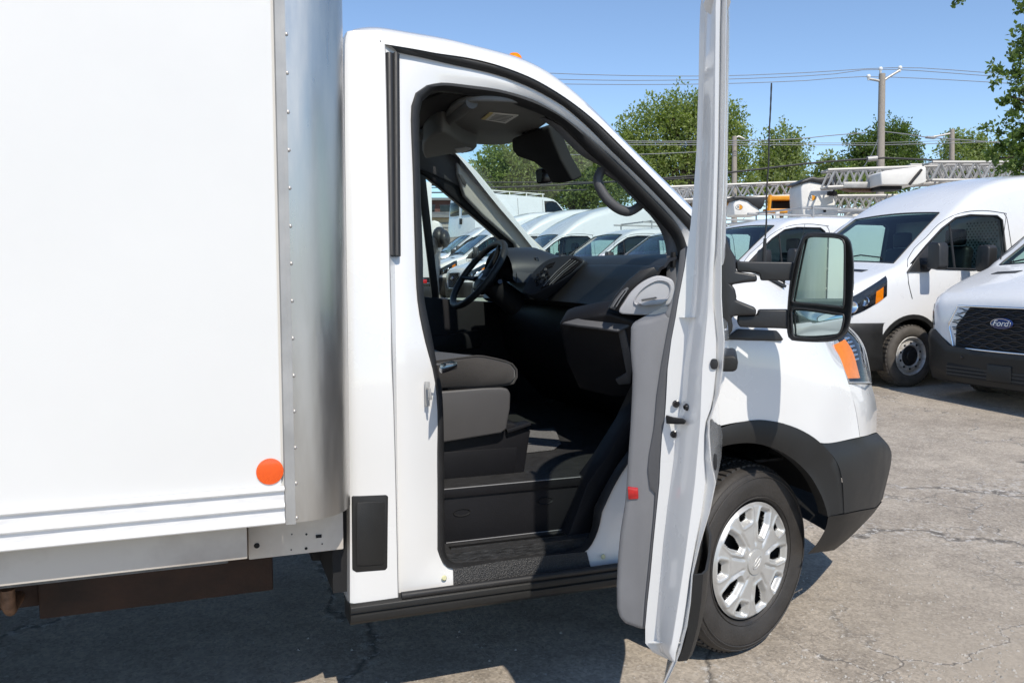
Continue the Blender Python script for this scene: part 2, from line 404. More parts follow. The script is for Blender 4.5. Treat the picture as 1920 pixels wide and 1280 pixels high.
def leaf(name, ca, cb):
    m, nt, b = newmat(name); L = nt.links.new; N = nt.nodes.new
    oi = N('ShaderNodeNewGeometry'); cr = N('ShaderNodeValToRGB'); cr.color_ramp.elements[0].color = (*ca, 1); cr.color_ramp.elements[1].color = (*cb, 1)
    L(oi.outputs['Random Per Island'], cr.inputs[0]); L(cr.outputs[0], b.inputs['Base Color'])
    b.inputs['Roughness'].default_value = 0.5; b.inputs['Specular IOR Level'].default_value = 0.35
    tl = N('ShaderNodeBsdfTranslucent'); mx = N('ShaderNodeMixShader'); mx.inputs[0].default_value = 0.40
    g = N('ShaderNodeMix'); g.data_type = 'RGBA'; g.blend_type = 'MULTIPLY'; g.inputs[0].default_value = 1.0; L(cr.outputs[0], g.inputs[6]); g.inputs[7].default_value = (1.5, 1.7, 0.6, 1)
    L(g.outputs[2], tl.inputs[0]); out = nt.nodes['Material Output']
    L(b.outputs[0], mx.inputs[1]); L(tl.outputs[0], mx.inputs[2]); L(mx.outputs[0], out.inputs[0])
    M[name] = m
leaf('leaf_mid', (0.150, 0.195, 0.055), (0.285, 0.335, 0.12))
leaf('leaf_dark', (0.065, 0.105, 0.030), (0.150, 0.205, 0.060))
leaf('leaf_pale', (0.160, 0.205, 0.075), (0.285, 0.33, 0.135))
# ---------------------------------------------------------------- ground
g = MB(); g.add([(-220, -220, 0), (260, -220, 0), (260, 300, 0), (-220, 300, 0)], [(0, 1, 2, 3)])
ground = g.build('ground', M['asphalt'], None, smooth=0); tag(ground, 'worn grey asphalt of the vehicle yard with cracks and tan dust', 'ground', kind='structure')

# ================================================================ THE BOX TRUCK
truck = thing('box_truck', 'white box truck with its passenger door open, nearest vehicle in the yard', 'truck', (1.0, 1.03, 0))
def mir(p): return Vector((p[0], CABW-p[1], p[2]))
def across(p, n, cx=0.0, cz=0.0, q=None):
    p = Vector(p); q = Vector(q) if q else mir(p); out = []
    for i in range(n):
        t = i/(n-1); k = 4*t*(1-t); v = p.lerp(q, t); out.append(Vector((v.x+cx*k, v.y, v.z+cz*k)))
    return out

# ---------------------------------------------------------------- cargo box
YB = -0.19; YB2 = CABW-YB
XA = PY(541, 520, YB).x; X0 = -3.9; RP = 0.152; XFL = XA+0.018
z_b1 = PY(270, 933, YB).z; z_rb = PY(270, 1006, YB).z; z_post = PY(541, 980, YB).z; ZTOP = 3.45
plan = [(X0, YB), (XA-0.03, YB), (XA-0.03, YB+0.012), (XFL, YB+0.012)]
plan += [(XFL+(RP-.012)*math.sin(a), YB+RP-(RP-.012)*math.cos(a)) for a in [R(15*i) for i in range(1, 7)]]
plan += [(XFL+RP-.012, YB2-RP)] + [(XFL+(RP-.012)*math.cos(a), YB2-RP+(RP-.012)*math.sin(a)) for a in [R(15*i) for i in range(1, 7)]] + [(X0, YB2-.012)]
b = MB(); b.prism([(x, y, z_b1-0.002) for x, y in plan], (0, 0, ZTOP-z_b1))
box = b.build('cargo_box', M['box_panel'], truck, smooth=20, label='plain white smooth side of the cargo box')
# rounded aluminium corner post with its flange and edge strip
def corner_post(sgn):
    yy = (lambda y: y) if sgn < 0 else (lambda y: CABW-y)
    sec = [(XA+0.004, YB+0.004), (XA+0.004, YB-0.002), (XFL, YB-0.002)]
    sec += [(XFL+(RP+.002)*math.sin(a), YB+RP-(RP+.002)*math.cos(a)) for a in [R(5*i) for i in range(1, 19)]]
    sec += [(XFL+RP+.002, YB+RP+.06), (XFL+RP-.004, YB+RP+.06)]
    c = MB(); c.loft([[Vector((x, yy(y), z)) for x, y in sec] for z in (z_post, 0.9+z_post, 1.8+z_post, ZTOP+.004)])
    c.build('corner_post', M['aluminium'], box, smooth=35, label='rounded bare aluminium corner post')
    s = MB(); s.prism([(PY(523.5, 500, YB).x, yy(YB-0.0005), z_rb-.004), (PY(536, 500, YB).x, yy(YB-0.0005), z_rb-.004), (PY(536, 500, YB).x, yy(YB-0.007), z_rb-.004), (PY(525.5, 500, YB).x, yy(YB-0.005), z_rb-.004)], (0, 0, ZTOP-z_rb))
    s.prism([(PY(536, 500, YB).x, yy(YB-0.001), z_rb-.004), (XA+.0045, yy(YB-0.001), z_rb-.004), (XA+.0045, yy(YB-0.0075), z_rb-.004), (PY(536, 500, YB).x, yy(YB-0.0075), z_rb-.004)], (0, 0, ZTOP-z_rb))
    s.build('edge_strip', M['galv'], box, smooth=20)
corner_post(-1); corner_post(1)
rm = MB(); rm.lathe([(0, .0036), (.0024, .0033), (.0044, .0019), (.0052, 0)], (0, 0, 0), (0, -1, 0), (0, 0, 1), 10)
riv0 = rm.build('rivet', M['rivet'], box)
XR = PY(546, 500, YB).x
zr = [PY(545, y, YB).z for y in (65.6, 138, 211, 282, 353, 424, 494, 564, 634, 704, 771, 839, 906, 971)]
step = (zr[0]-zr[-1])/(len(zr)-1); zz = zr[0]+step
while zz < ZTOP-.05: zr.append(zz); zz += step
for i, z in enumerate(zr):
    r_ = riv0 if i == 0 else riv0.copy()
    if i: col.objects.link(r_)
    r_.location = (XR, YB-0.0018, z)
# rub rail: three beads and two flats, run along the foot of the box
zb = [PY(270, 937, YB).z, PY(270, 970, YB).z, PY(270, 1001, YB).z]; hb = 0.0075
xr1 = PY(523.5, 500, YB).x-0.0005
fl = MB(); fl.box2((X0, YB-.004, zb[2]), (xr1, YB+.02, zb[0])); fl.build('rub_rail', M['rail_alu'], box, smooth=0)
for z in zb:
    pr = [(YB-.003, z+hb)] + [(YB-.004-.012*math.cos(a), z+hb*math.sin(a)) for a in [R(75-15*i) for i in range(11)]] + [(YB-.003, z-hb)]
    m = MB(); m.prism([(X0, y, zc) for y, zc in pr], (xr1-X0, 0, 0)); m.build('rail_bead', M['bead_white'], box, smooth=50)
# orange reflector disc
rc = PY(506, 883.3, YB); m = MB(); m.lathe([(0, .0035), (.0325, .0035), (.0345, .0028), (.0350, 0)], rc+Vector((0, -.0005, 0)), (0, -1, 0), (0, 0, 1), 40)
m.build('reflector', M['reflector'], box, label='round orange reflector by the corner post')
# frame skirt below
YS = -0.115
z_s = PY(270, 1069, YS).z; xs = PY(465, 1030, YS).x; xe = PY(646, 1010, YS).x
m = MB(); m.box2((X0, YS, z_s), (xs-.0015, YS+.05, z_rb+.03)); sk = m.build('frame_skirt', M['frame_paint'], truck, bevel=.003)
YS2 = -.03; m = MB(); m.box2((PY(466, 1030, YS2).x, YS2, PY(552, 1039.5, YS2).z), (PY(644, 1010, YS2).x, YS2+.05, z_rb+.05)); pl = m.build('frame_plate', M['frame_paint'], truck, bevel=.003, label='white frame end plate with drilled holes and rust streaks')
for (px, py, r_) in ((481.5, 1022.3, .0076), (574, 1027.5, .004), (574.5, 1001, .003), (547, 1001, .002), (546, 1030, .002), (604, 1019, .002), (600, 1003, .002)):
    p = PY(px, py, YS2); m = MB(); m.lathe([(0, .0012), (r_, .0012), (r_*1.05, 0)], p+Vector((0, -.0002, 0)), (0, -1, 0), (0, 0, 1), 18); m.build('bolt_hole', M['dark_void'], pl)
p = PY(597.5, 1004.5, YS2); m = MB(); m.box((p.x, YS2-.0006, p.z), (.0165, .0025, .0095)); m.build('slot', M['dark_void'], pl)
m = MB(); m.box2((X0, YS+.03, z_s-.016), (PY(428, 1058, YS+.03).x, YS+.35, z_s-.002)); m.build('deck_flange', M['grey_deck'], truck, bevel=.002)
# rusty crossmember and exhaust under the deck
ry = 0.20
m = MB(); m.box2((PY(72, 1125, ry).x, ry, PY(270, 1137, ry).z), (PY(512, 1075, ry).x, ry+.10, z_s+.03)); m.build('chassis_rail', M['rust'], truck, bevel=.006)
m = MB(); m.box2((X0, ry+.03, PY(30, 1148, ry).z), (PY(72, 1125, ry).x-.002, ry+.10, z_s+.03)); m.build('chassis_rail', M['rust'], truck, bevel=.006)
m = MB(); pe = PY(15, 1128, .10); m.tube([pe+Vector((0, 0, .035)), pe+Vector((0, 0, -.01)), pe+Vector((0, .02, -.03)), pe+Vector((0, .25, -.035))], [.018, .018, .017, .016], 14); m.build('exhaust_pipe', M['rust_pipe'], truck)
m = MB(); m.box2((.33, .05, .44), (.44, 2.0, 1.0)); m.build('light_leak_plate', M['dark_void'], truck)  # dark plate added to stop sun leaking between box and cab
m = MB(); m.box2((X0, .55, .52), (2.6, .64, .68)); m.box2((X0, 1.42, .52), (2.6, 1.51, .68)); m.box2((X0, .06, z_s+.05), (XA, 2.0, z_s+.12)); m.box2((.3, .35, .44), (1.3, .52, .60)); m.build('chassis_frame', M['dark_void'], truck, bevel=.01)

# ---------------------------------------------------------------- cab body
def V2(l): return [Vector((a, b_, 0)) for a, b_ in l]
def toS(l, off): return [S(p.x, p.y, off) for p in l]
# silhouette of roof and windscreen pillar, outer edge of the shut face, and the seals, all measured on the cab side
sil = [(651, 63), (668, 54), (706, 51), (760, 59), (830, 71), (880, 83), (936, 97), (973, 108), (1007, 123), (1037, 141.5), (1077, 174), (1122, 217.5), (1161, 258), (1217, 314.5), (1274, 369.5), (1296, 392), (1330, 428), (1358, 462)]
A_top = [(722, 83), (780, 92.5), (817, 99.5), (880, 109), (936, 123), (992, 144), (1035, 167), (1077, 195), (1119, 229), (1161, 269.6), (1218, 327), (1274, 383.5), (1296, 405), (1340, 450)]
A2_top = [(744, 99), (790, 109), (855, 124), (880, 129), (936, 143), (992, 164.5), (1035, 187.5), (1063, 206), (1105, 243), (1145, 283), (1205, 341), (1262, 400), (1284, 424), (1330, 474)]
A_right = [(1340, 450), (1350, 480), (1353, 560), (1350, 660), (1340, 780), (1305, 900), (1262, 1000), (1228, 1060), (1205, 1080)]
A2_right = [(1330, 474), (1341, 500), (1344, 560), (1341, 660), (1331, 780), (1298, 895), (1256, 992), (1222, 1052), (1200, 1076)]
A_bot = [(1205, 1080), (1112, 1089), (980, 1104), (850, 1113), (747, 1119)]
A2_bot = [(1200, 1076), (1112, 1084), (980, 1096), (850, 1106), (749, 1114)]
A_left = [(747, 1119), (744.5, 1000), (741, 850), (734, 600), (728, 350), (724, 160), (722, 83)]
A2_left = [(749, 1114), (747, 1000), (745, 850), (742, 600), (740, 350), (740, 170), (744, 99)]
B_top = [(800, 160), (830, 155), (880, 160), (936, 168), (992, 184), (1035, 206), (1077, 234.5), (1119, 270), (1161, 308), (1210, 357), (1250, 398), (1275, 430), (1290, 470)]
B_right = [(1290, 470), (1293, 520), (1288, 600), (1270, 690), (1240, 765), (1205, 830), (1174, 871), (1150, 910), (1128, 958)]
B_bot = [(1128, 958), (1119, 995), (1100, 1029), (1070, 1042), (1005, 1051), (911, 1062.5), (852, 1066), (830, 1055), (820, 1030)]
B_left = [(820, 1030), (820, 912), (819.5, 860), (820, 768), (813, 702), (796, 637), (782, 561), (777, 450), (774, 337), (770, 232), (771, 198), (780, 173), (800, 160)]
C_top = [(810, 174), (840, 174), (880, 180), (936, 188), (978, 201), (1020, 217.5), (1049, 234), (1077, 260), (1105, 288), (1161, 338.5), (1209, 387), (1240, 419), (1262, 447), (1271, 474)]
C_right = [(1271, 474), (1275, 520), (1270, 600), (1250, 690), (1222, 765), (1188, 830), (1158, 871), (1135, 910), (1114, 950)]
C_bot = [(1114, 950), (1108, 993), (1091, 1021), (1064, 1032), (1000, 1040), (930, 1047.5), (860, 1055), (841, 1048), (834, 1028)]
C_left = [(834, 1028), (833, 912), (832.5, 830), (829, 735), (822.5, 702), (811, 637), (795, 555), (793, 480), (788, 337), (786, 225), (788, 203), (795, 184), (810, 174)]
NS = (46, 26, 30, 34)
def ring(segs, off):
    out = []
    for s_, n in zip(segs, NS): out += toS(catmull(V2(s_), n+1)[:-1], off)
    return out
rA = ring((A_top, A_right, A_bot, A_left), 0.0); rA1 = ring((A_top, A_right, A_bot, A_left), 0.012)
rA2 = ring((A2_top, A2_right, A2_bot, A2_left), 0.035)
rB = ring((B_top, B_right, B_bot, B_left), 0.055)
rC = ring((C_top, C_right, C_bot, C_left), 0.095)
rC2 = ring((C_top, C_right, C_bot, C_left), 0.14)
NT = sum(NS)
cab = MB()
mid = [rA2[i].lerp(rB[i], .30)+Vector((0, -.006, 0)) for i in range(NT)]
mid2 = [rA2[i].lerp(rB[i], .72)+Vector((0, -.004, 0)) for i in range(NT)]
cab.loft([rA, rA1, rA2, mid, mid2, rB], close_u=True)
# rear pillar skin
rowsB = []
for (py, xl, xr_) in ((58, 652, 716), (70, 649, 720), (84, 647.5, 722), (130, 647, 723.5), (250, 647.5, 726), (400, 649.5, 729), (600, 652.5, 734), (750, 654.5, 738.5), (850, 656, 741), (928, 657, 743), (1000, 657, 744.5), (1072, 657, 746), (1119, 657, 747), (1136, 657, 736)):
    r_ = []
    a = S(xl, py, 0); r_.append(Vector((a.x-.002, a.y+.25, a.z))); r_.append(Vector((a.x-.002, a.y+.03, a.z))); r_.append(Vector((a.x, a.y+.008, a.z)))
    for t in (0.08, .25, .5, .75, .93): r_.append(S(xl+(xr_-xl)*t, py, -.001 if .2 < t < .9 else 0))
    r_.append(S(xr_, py, 0))
    rowsB.append(r_)
cab.loft(rowsB)
# roof band, roof skin and windscreen pillar
nsil = 60
silc = catmull(V2(sil), nsil); Atc = catmull(V2([(700, 82)]+[(712, 82)]+A_top), nsil)
bandrows = []
for s_, a in zip(silc, Atc):
    p = S(a.x, a.y, 0); q = S(s_.x, s_.y, 0.055)
    bandrows.append([S(a.x, a.y, .014), p, p.lerp(q, .35)+Vector((0, -.018, .004)), p.lerp(q, .7)+Vector((0, -.014, .006)), q])
cab.loft(bandrows)
silP = [r_[-1] for r_ in bandrows]
iw = max(i for i in range(nsil) if silc[i].x < 1022)          # the windscreen starts here
roof = []
for i in range(iw+1):
    roof.append(across(silP[i], 15, 0, 0.035))
cab.loft(roof)
# closing panel at the back and the inner return of the pillar
cab.loft([[Vector((p.x+.01, p.y, p.z)) for p in roof[0]], [Vector((silP[0].x-.01, p.y, 0.7)) for p in roof[0]]])
ret = [[silP[i], silP[i]+Vector((-.01, .075, -.02)), S(Atc[i].x, Atc[i].y, .115)] for i in range(iw, nsil)]
cab.loft(ret)
cab_body = cab.build('cab_body', M['paint'], truck, smooth=38)
# far side of the cab: pillar and roof band mirrored, door below the belt line
fs = MB()
fs.loft([[mir(p) for p in r_] for r_ in bandrows])
fs.loft([[mir(p) for p in r_] for r_ in rowsB])
fs.loft([[mir(p) for p in r_] for r_ in ret])
fs.box2((0.50, 2.035, .40), (1.62, 2.05, 1.27))
fs.build('far_side_body', M['paint'], truck, smooth=38)
# windscreen
ws = []
for i in range(iw, nsil):
    k = (i-iw)/(nsil-1-iw)
    ws.append(across(silP[i]+Vector((0, .03, -.004)), 17, 0.10+0.08*k, 0.012))
wsm = MB(); wsm.loft(ws); wind = wsm.build('windscreen', M['windshield_glass'], truck, smooth=60, label='tinted windscreen seen from inside the cab')
frit = MB()
for i, j in ((0, 1),):
    frit.loft([[p+Vector((-.004, 0, -.004)) for p in ws[0]], [p+Vector((-.004, 0, -.004)) for p in ws[2]]])
frit.build('windscreen_band', M['gloss_black'], wind)
# small break line between roof panel and rear pillar
m = MB(); m.tube([S(706, 53, .052), S(711, 66, .02), S(713, 78, .0), S(716, 84, .004)], .0022, 6); m.build('panel_gap', M['dark_void'], cab_body)
# weatherstrip along the roof and down the pillar
nA = NS[0]
wsb = MB(); rows = []
for i in range(nA+1):
    a = rA1[i]; c = rA2[i]
    rows.append([a+Vector((0, .002, -.001)), a.lerp(c, .2)+Vector((0, -.012, 0)), a.lerp(c, .5)+Vector((0, -.017, 0)), a.lerp(c, .8)+Vector((0, -.012, 0)), c+Vector((0, -.004, 0))])
wsb.loft(rows)
for x0_, x1_ in ((729.5, 733.5), (742, 744)):
    pts = [S(x0_+(x1_-x0_)*t, 102+378*t, .016) for t in [i/12 for i in range(13)]]
    wsb.tube(pts, .0135 if x0_ < 735 else .0120, 10)
wsb.build('weatherstrip', M['rubber'], cab_body, smooth=60)
# inner door seal
sl = MB()
q1 = [rB[i].lerp(rC[i], .12)+Vector((0, -.012, 0)) for i in range(NT)]; q2 = [rB[i].lerp(rC[i], .42)+Vector((0, -.022, 0)) for i in range(NT)]; q3 = [rB[i].lerp(rC[i], .8)+Vector((0, -.016, 0)) for i in range(NT)]
sl.loft([rB, q1, q2, q3, rC, rC2], close_u=True)
sl.build('door_seal', M['rubber'], cab_body, smooth=60)
# latch striker
s0 = S(801, 727, .02); m = MB(); m.tube([s0, s0+Vector((.0, -.03, .002)), s0+Vector((.004, -.032, -.03)), s0+Vector((.004, 0, -.034))], .0035, 8); m.box(s0+Vector((.003, .012, -.02)), (.014, .012, .075)); m.build('latch_striker', M['galv'], cab_body, bevel=.001)
m = MB(); m.tube([S(p.x-.3, p.y, -.0003) for p in catmull(V2(A_left), 40)], .0014, 5); m.build('panel_gap', M['trim_grey'], cab_body)
# black vent insert low on the rear pillar
vp = [(660, 931), (664, 929.5), (724, 927), (728.5, 930), (727, 1064), (723, 1069), (668, 1073), (661, 1068)]
m = MB(); m.prism([PY(x, y, -.003) for x, y in vp], (0, .02, 0))
vp2 = [(667, 945), (671, 941), (717, 939), (721, 942), (720, 1053), (716, 1057), (674, 1060), (668, 1057)]
m.build('pillar_vent', M['cladding'], cab_body, bevel=.004)
m = MB(); m.prism([PY(x, y, -.0035) for x, y in vp2], (0, -.0035, 0)); m.build('vent_panel', M['cladding'], cab_body, bevel=.003)
# sill cladding
zt = PY(747, 1124, -.01).z; zg = PY(747, 1138, -.01).z; zl = PY(747, 1157, .0).z
xs0 = PY(656, 1150, 0).x; xs1 = PY(1215, 1083, 0).x
prof = [(.10, zt+.004), (-.004, zt+.004), (-.016, zt-.004), (-.018, zg+.003), (-.008, zg+.001), (-.008, zg-.003), (-.017, zg-.006), (-.014, zl+.01), (.004, zl-.004), (.10, zl-.008)]
m = MB(); m.prism([(xs0, y, z) for y, z in prof], (xs1-xs0, 0, 0)); m.build('sill_cladding', M['cladding'], truck, bevel=.002, smooth=30)
m = MB(); xv = PY(752, 1120, 0).x; z1 = PY(752, 1122, -.005).z; z2 = PY(752, 1110, -.005).z
m.tube([(xv, -.006, (z1+z2)/2), (xs1-.01, -.006, (z1+z2)/2)], (z2-z1)*.56, 10); m.build('sill_rubber', M['rubber'], cab_body)
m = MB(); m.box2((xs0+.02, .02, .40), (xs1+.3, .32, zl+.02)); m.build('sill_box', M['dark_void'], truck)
# anti-slip strip on the sill
n = 24; r1 = []; r2 = []
for i in range(n):
    t = i/(n-1)
    r1.append(S(850+(1100-850)*t, 1066.5+(1034-1066.5)*t - (3.5*math.sin(math.pi*t)), .047)); r2.append(S(851+(1113-851)*t, 1111+(1084-1111)*t, .020))
m = MB(); m.loft([r1, r2]); m.build('sill_tread', M['tread_strip'], cab_body, solid=.004)

# amber roof lamp
c = S(979, 112, .12); m = MB(); m.lathe([(0, .028), (.015, .026), (.025, .017), (.030, .004), (.032, -.012)], c+Vector((0, .08, .014)), (0, 0, 1), (1, 0, 0), 20); m.build('roof_lamp', M['amber'], truck, label='small amber clearance lamp on the cab roof')

# ---------------------------------------------------------------- interior
ZF = PZ(945, 1005, 0.50); y_r = ZF.y
z_f = PY(960, 904, y_r).z
xi0, xi1 = 0.44, 1.72
m = MB(); m.box2((xi0, .11, .44), (xi1, y_r, .498)); m.build('step_well', M['step_mat'], truck)
for k in range(7):
    m = MB(); y_ = .145+(y_r-.19)*k/6; m.box2((PY(845, 1030, .15).x, y_, .498), (PY(1060, 1010, .15).x, y_+.006, .502)); m.build('step_ridge', M['step_mat'], truck, smooth=0)
m = MB(); m.box2((xi0, y_r, .46), (xi1, y_r+.03, z_f-.004)); rise = m.build('step_riser', M['interior_black'], truck, bevel=.003)
zc_ = PY(960, 921, y_r).z; m = MB(); m.box2((xi0, y_r-.008, zc_), (PY(1085, 905, y_r).x, y_r, z_f)); m.build('riser_lip', M['interior_black'], rise, bevel=.003)
for (px, py) in ((866, 960), (1022, 938)):
    p = PY(px, py, y_r-.001); m = MB(); m.lathe([(0, -.012), (.020, -.010), (.0265, 0), (.030, .003), (.0315, 0)], p, (0, -1, 0), (0, 0, 1), 20)
    o = m.build('riser_cap', M['dark_void'], rise)
    for v in o.data.vertices: v.co.z = p.z+(v.co.z-p.z)*.42
m = MB(); m.tube([(xi0, y_r-.006, z_f-.001), (PY(1087, 889, y_r).x, y_r-.006, z_f-.001)], .0022, 6); m.tube([(PY(836, 1017, y_r).x, y_r-.003, .501), (PY(1052, 993, y_r).x, y_r-.003, .501)], .002, 6); m.build('edge_highlight', M['trim_grey'], rise)  # grey tubes drawn as highlights along the step edges
for gx_, gy_ in ((833, 1083), (1131, 1043)):
    m = MB(); m.lathe([(0, .003), (.006, .003), (.0085, 0)], S(gx_, gy_, .033), (0, -1, .2), (0, 0, 1), 14); m.build('drain_plug', M['plug_yellow'], cab_body)
m = MB(); m.box2((xi0, y_r-.002, z_f-.01), (2.1, 1.92, z_f)); m.build('cab_floor', M['step_mat'], truck)
fp = [(975, 808), (1040, 803), (1052, 833), (1038, 843), (975, 850)]
m = MB(); m.prism([PZ(x, y, z_f+.003) for x, y in fp], (0, 0, .003)); m.build('sunlit_floor_patch', M['sunlit_carpet'], truck)  # pale patch cut to the sunlit area, sunlight put into its colour
# black kick panel running up the front of the step well
kp = [(1048, 1032), (1090, 1020), (1110, 993), (1116, 950), (1160, 871), (1190, 830), (1226, 765), (1252, 690), (1225, 690), (1178, 790), (1136, 858), (1102, 905), (1068, 997)]
m = MB(); m.prism([S(x, y, .15) for x, y in kp], (0, .10, 0)); m.build('kick_panel', M['interior_black'], truck, bevel=.008)
# seat pedestal, seat base and cushion
YP = .34
m = MB(); pd = [(760, 930), (1000-18, 898), (1000-14, 870), (1000-8, 830), (996, 806), (960, 792), (760, 800)]
m.prism([PY(x, y, YP) for x, y in pd], (0, .50, 0)); ped = m.build('seat_pedestal', M['interior_black'], truck, bevel=.008)
m = MB(); m.prism([PY(x, y, YP-.004) for x, y in ((790, 908), (965, 886), (970, 838), (790, 850))], (0, .01, 0)); m.build('pedestal_panel', M['interior_black'], ped, bevel=.003)
m = MB(); m.prism([PY(x, y, YP-.02) for x, y in ((950, 805), (995, 792), (997, 797), (952, 812))], (0, .06, 0)); m.build('seat_runner', M['interior_black'], ped, bevel=.002)
seat = MB(); ys = .30
sb = [(770, 738), (832, 733), (905, 727), (940, 726), (953, 729), (958, 738), (957, 765), (950, 805), (940, 812), (832, 830), (770, 836)]
seat.prism([PY(x, y, ys) for x, y in sb], (0, .035, 0)); sbo = seat.build('seat_side_cover', M['seat_base'], truck, bevel=.008, bseg=3)
cush = MB()
pr = [(720, 740), (830, 729), (905, 726), (948, 722), (966, 718), (971, 706), (969, 690), (956, 680), (925, 672), (900, 668), (870, 671), (825, 677), (720, 690)]
prc = [PY(p.x, p.y, ys-.004) for p in catmull(V2(pr), 40)]
rows = []
W_ = 0.60
cen = sum(prc, Vector())/len(prc)
for t, sc in ((0, .86), (.012, .95), (.04, 1.0), (.15, 1.004), (.3, 1.0), (.45, 1.004), (.56, 1.0), (.588, .95), (.6, .86)):
    rows.append([Vector((cen.x+(p.x-cen.x)*(1-(1-sc)*.5), p.y+t, cen.z+(p.z-cen.z)*sc - .035*t/.6)) for p in prc])
cush.loft(rows, close_u=True, caps=True); sc_ = cush.build('seat_cushion', M['fabric'], truck, smooth=70, label='dark patterned fabric seat cushion')
m = MB(); m.tube([p+Vector((0, .012, 0)) for p in prc[9:34]], .004, 6); m.build('seat_piping', M['fabric'], sc_)
for yy in (.30, 1.12):
    m = MB(); m.box2((.47, yy, 1.02), (.60, yy+.60, 1.72)); m.build('backrest', M['fabric'], truck, bevel=.05, bseg=4)
    m = MB(); m.box2((.47, yy+.17, 1.76), (.57, yy+.43, 1.96)); m.build('headrest', M['fabric'], truck, bevel=.04, bseg=4)
m = MB(); m.box2((.50, 1.12, .92), (1.02, 1.72, 1.05)); m.build('driver_cushion', M['fabric'], truck, bevel=.04, bseg=4)
m = MB(); m.box2((.50, 1.14, z_f), (.98, 1.70, .92)); m.build('driver_seat_base', M['interior_black'], truck, bevel=.02)
# dashboard
prof = {0: (2.02, 1.40), 1: (1.80, 1.468), 2: (1.62, 1.475), 3: (1.545, 1.458), 4: (1.515, 1.425)}
def dash_rows(keys, n=20, y0=.17, y1=1.93):
    rows = []
    for k in range(n):
        y = y0+(y1-y0)*k/(n-1); c = 4*(k/(n-1))*(1-k/(n-1))
        rows.append([Vector((x+.10*c*(1 if x > 1.7 else .25), y, z+.012*c)) for x, z in keys])
    return rows
dk = [(2.06, 1.36), (1.82, 1.462), (1.70, 1.475), (1.60, 1.472), (1.545, 1.455), (1.525, 1.43)]
m = MB(); m.loft(dash_rows(dk)); dash = m.build('dashboard', M['dash_top'], truck, smooth=60, solid=.01)
dk2 = [(1.527, 1.432), (1.510, 1.425), (1.475, 1.36), (1.435, 1.295), (1.425, 1.272), (1.445, 1.256), (1.50, 1.245), (1.62, 1.24)]
m = MB(); m.loft(dash_rows(dk2)); m.build('dash_face', M['dash_mid'], dash, smooth=50, solid=.01)
dk3 = [(1.56, 1.25), (1.53, 1.20), (1.56, 1.0), (1.66, .85), (1.80, .70), (1.95, z_f)]
m = MB(); m.loft(dash_rows(dk3)); m.build('lower_dash', M['interior_black'], dash, smooth=50, solid=.01)
m = MB(); m.loft([[Vector((2.08, .2, 1.42)), Vector((2.08, 1.9, 1.42))], [Vector((2.02, .2, z_f)), Vector((2.02, 1.9, z_f))]]); m.build('firewall', M['interior_black'], truck)
# right end of the dash: grey cup holder moulding
pn = Vector((-.45, -.89, .0)).normalized(); p0 = Vector((1.42, .125, 1.33))
cup = [(1160, 586), (1170, 566), (1184, 546), (1205, 528), (1231, 517), (1252, 520), (1264, 530), (1262, 560), (1243, 582), (1220, 590), (1185, 590)]
m = MB(); m.prism([PP(p.x, p.y, p0, pn) for p in catmull(V2(cup), 36, True)], -pn*.10); cp = m.build('cup_holder', M['trim_light'], dash, bevel=.006, bseg=3)
inn = [(1196, 552), (1210, 538), (1232, 527), (1251, 530), (1257, 541), (1253, 556), (1240, 566), (1200, 571), (1190, 566)]
ip = [PP(p.x, p.y, p0+pn*.002, pn) for p in catmull(V2(inn), 30, True)]
ctr = sum(ip, Vector())/len(ip)
m = MB(); m.loft([[ctr+(p-ctr)*1.06+pn*-.004 for p in ip], [ctr+(p-ctr)*1.05+pn*.005 for p in ip], [ctr+(p-ctr)*.99+pn*.004 for p in ip], [ctr+(p-ctr)*.95+pn*-.001 for p in ip]], close_u=True); m.build('cup_rim', M['trim_light'], cp, smooth=60)
sh = [(1195, 566), (1225, 562), (1253, 560), (1240, 570), (1205, 573)]
m = MB(); m.prism([PP(x, y, p0+pn*.004, pn) for x, y in sh], pn*.03); m.build('cup_lip', M['trim_light'], cp, bevel=.004)
m = MB(); m.prism([PP(x, y, p0+pn*.006, pn) for x, y in ((1202, 561), (1230, 556), (1231, 559), (1203, 564))], pn*.028); m.build('cup_slot', M['trim_dark'], cp, bevel=.002)
# side vent beside it
sv = [(1140, 578), (1152, 556), (1176, 527), (1200, 507), (1226, 500), (1236, 512), (1208, 524), (1186, 543), (1170, 563), (1158, 584)]
m = MB(); m.prism([PP(x, y, p0-pn*.012, pn) for x, y in sv], -pn*.06); m.build('vent_panel', M['dash_mid'], dash, bevel=.005)
svv = [(1143, 577), (1152, 562), (1166, 545), (1176, 538), (1180, 541), (1168, 556), (1158, 571), (1153, 581)]
m = MB(); m.prism([PP(x, y, p0+pn*.002, pn) for x, y in svv], -pn*.02); vv = m.build('air_vent', M['trim_dark'], dash, bevel=.003)
for k in range(3):
    a = (1149+k*3.2, 575); b_ = (1170+k*2.6, 545)
    m = MB(); m.tube([PP(a[0], a[1], p0+pn*.006, pn), PP((a[0]+b_[0])/2-1, (a[1]+b_[1])/2, p0+pn*.007, pn), PP(b_[0], b_[1], p0+pn*.006, pn)], .0022, 6); m.build('vent_slat', M['gloss_black'] if k % 2 else M['trim_grey'], vv)
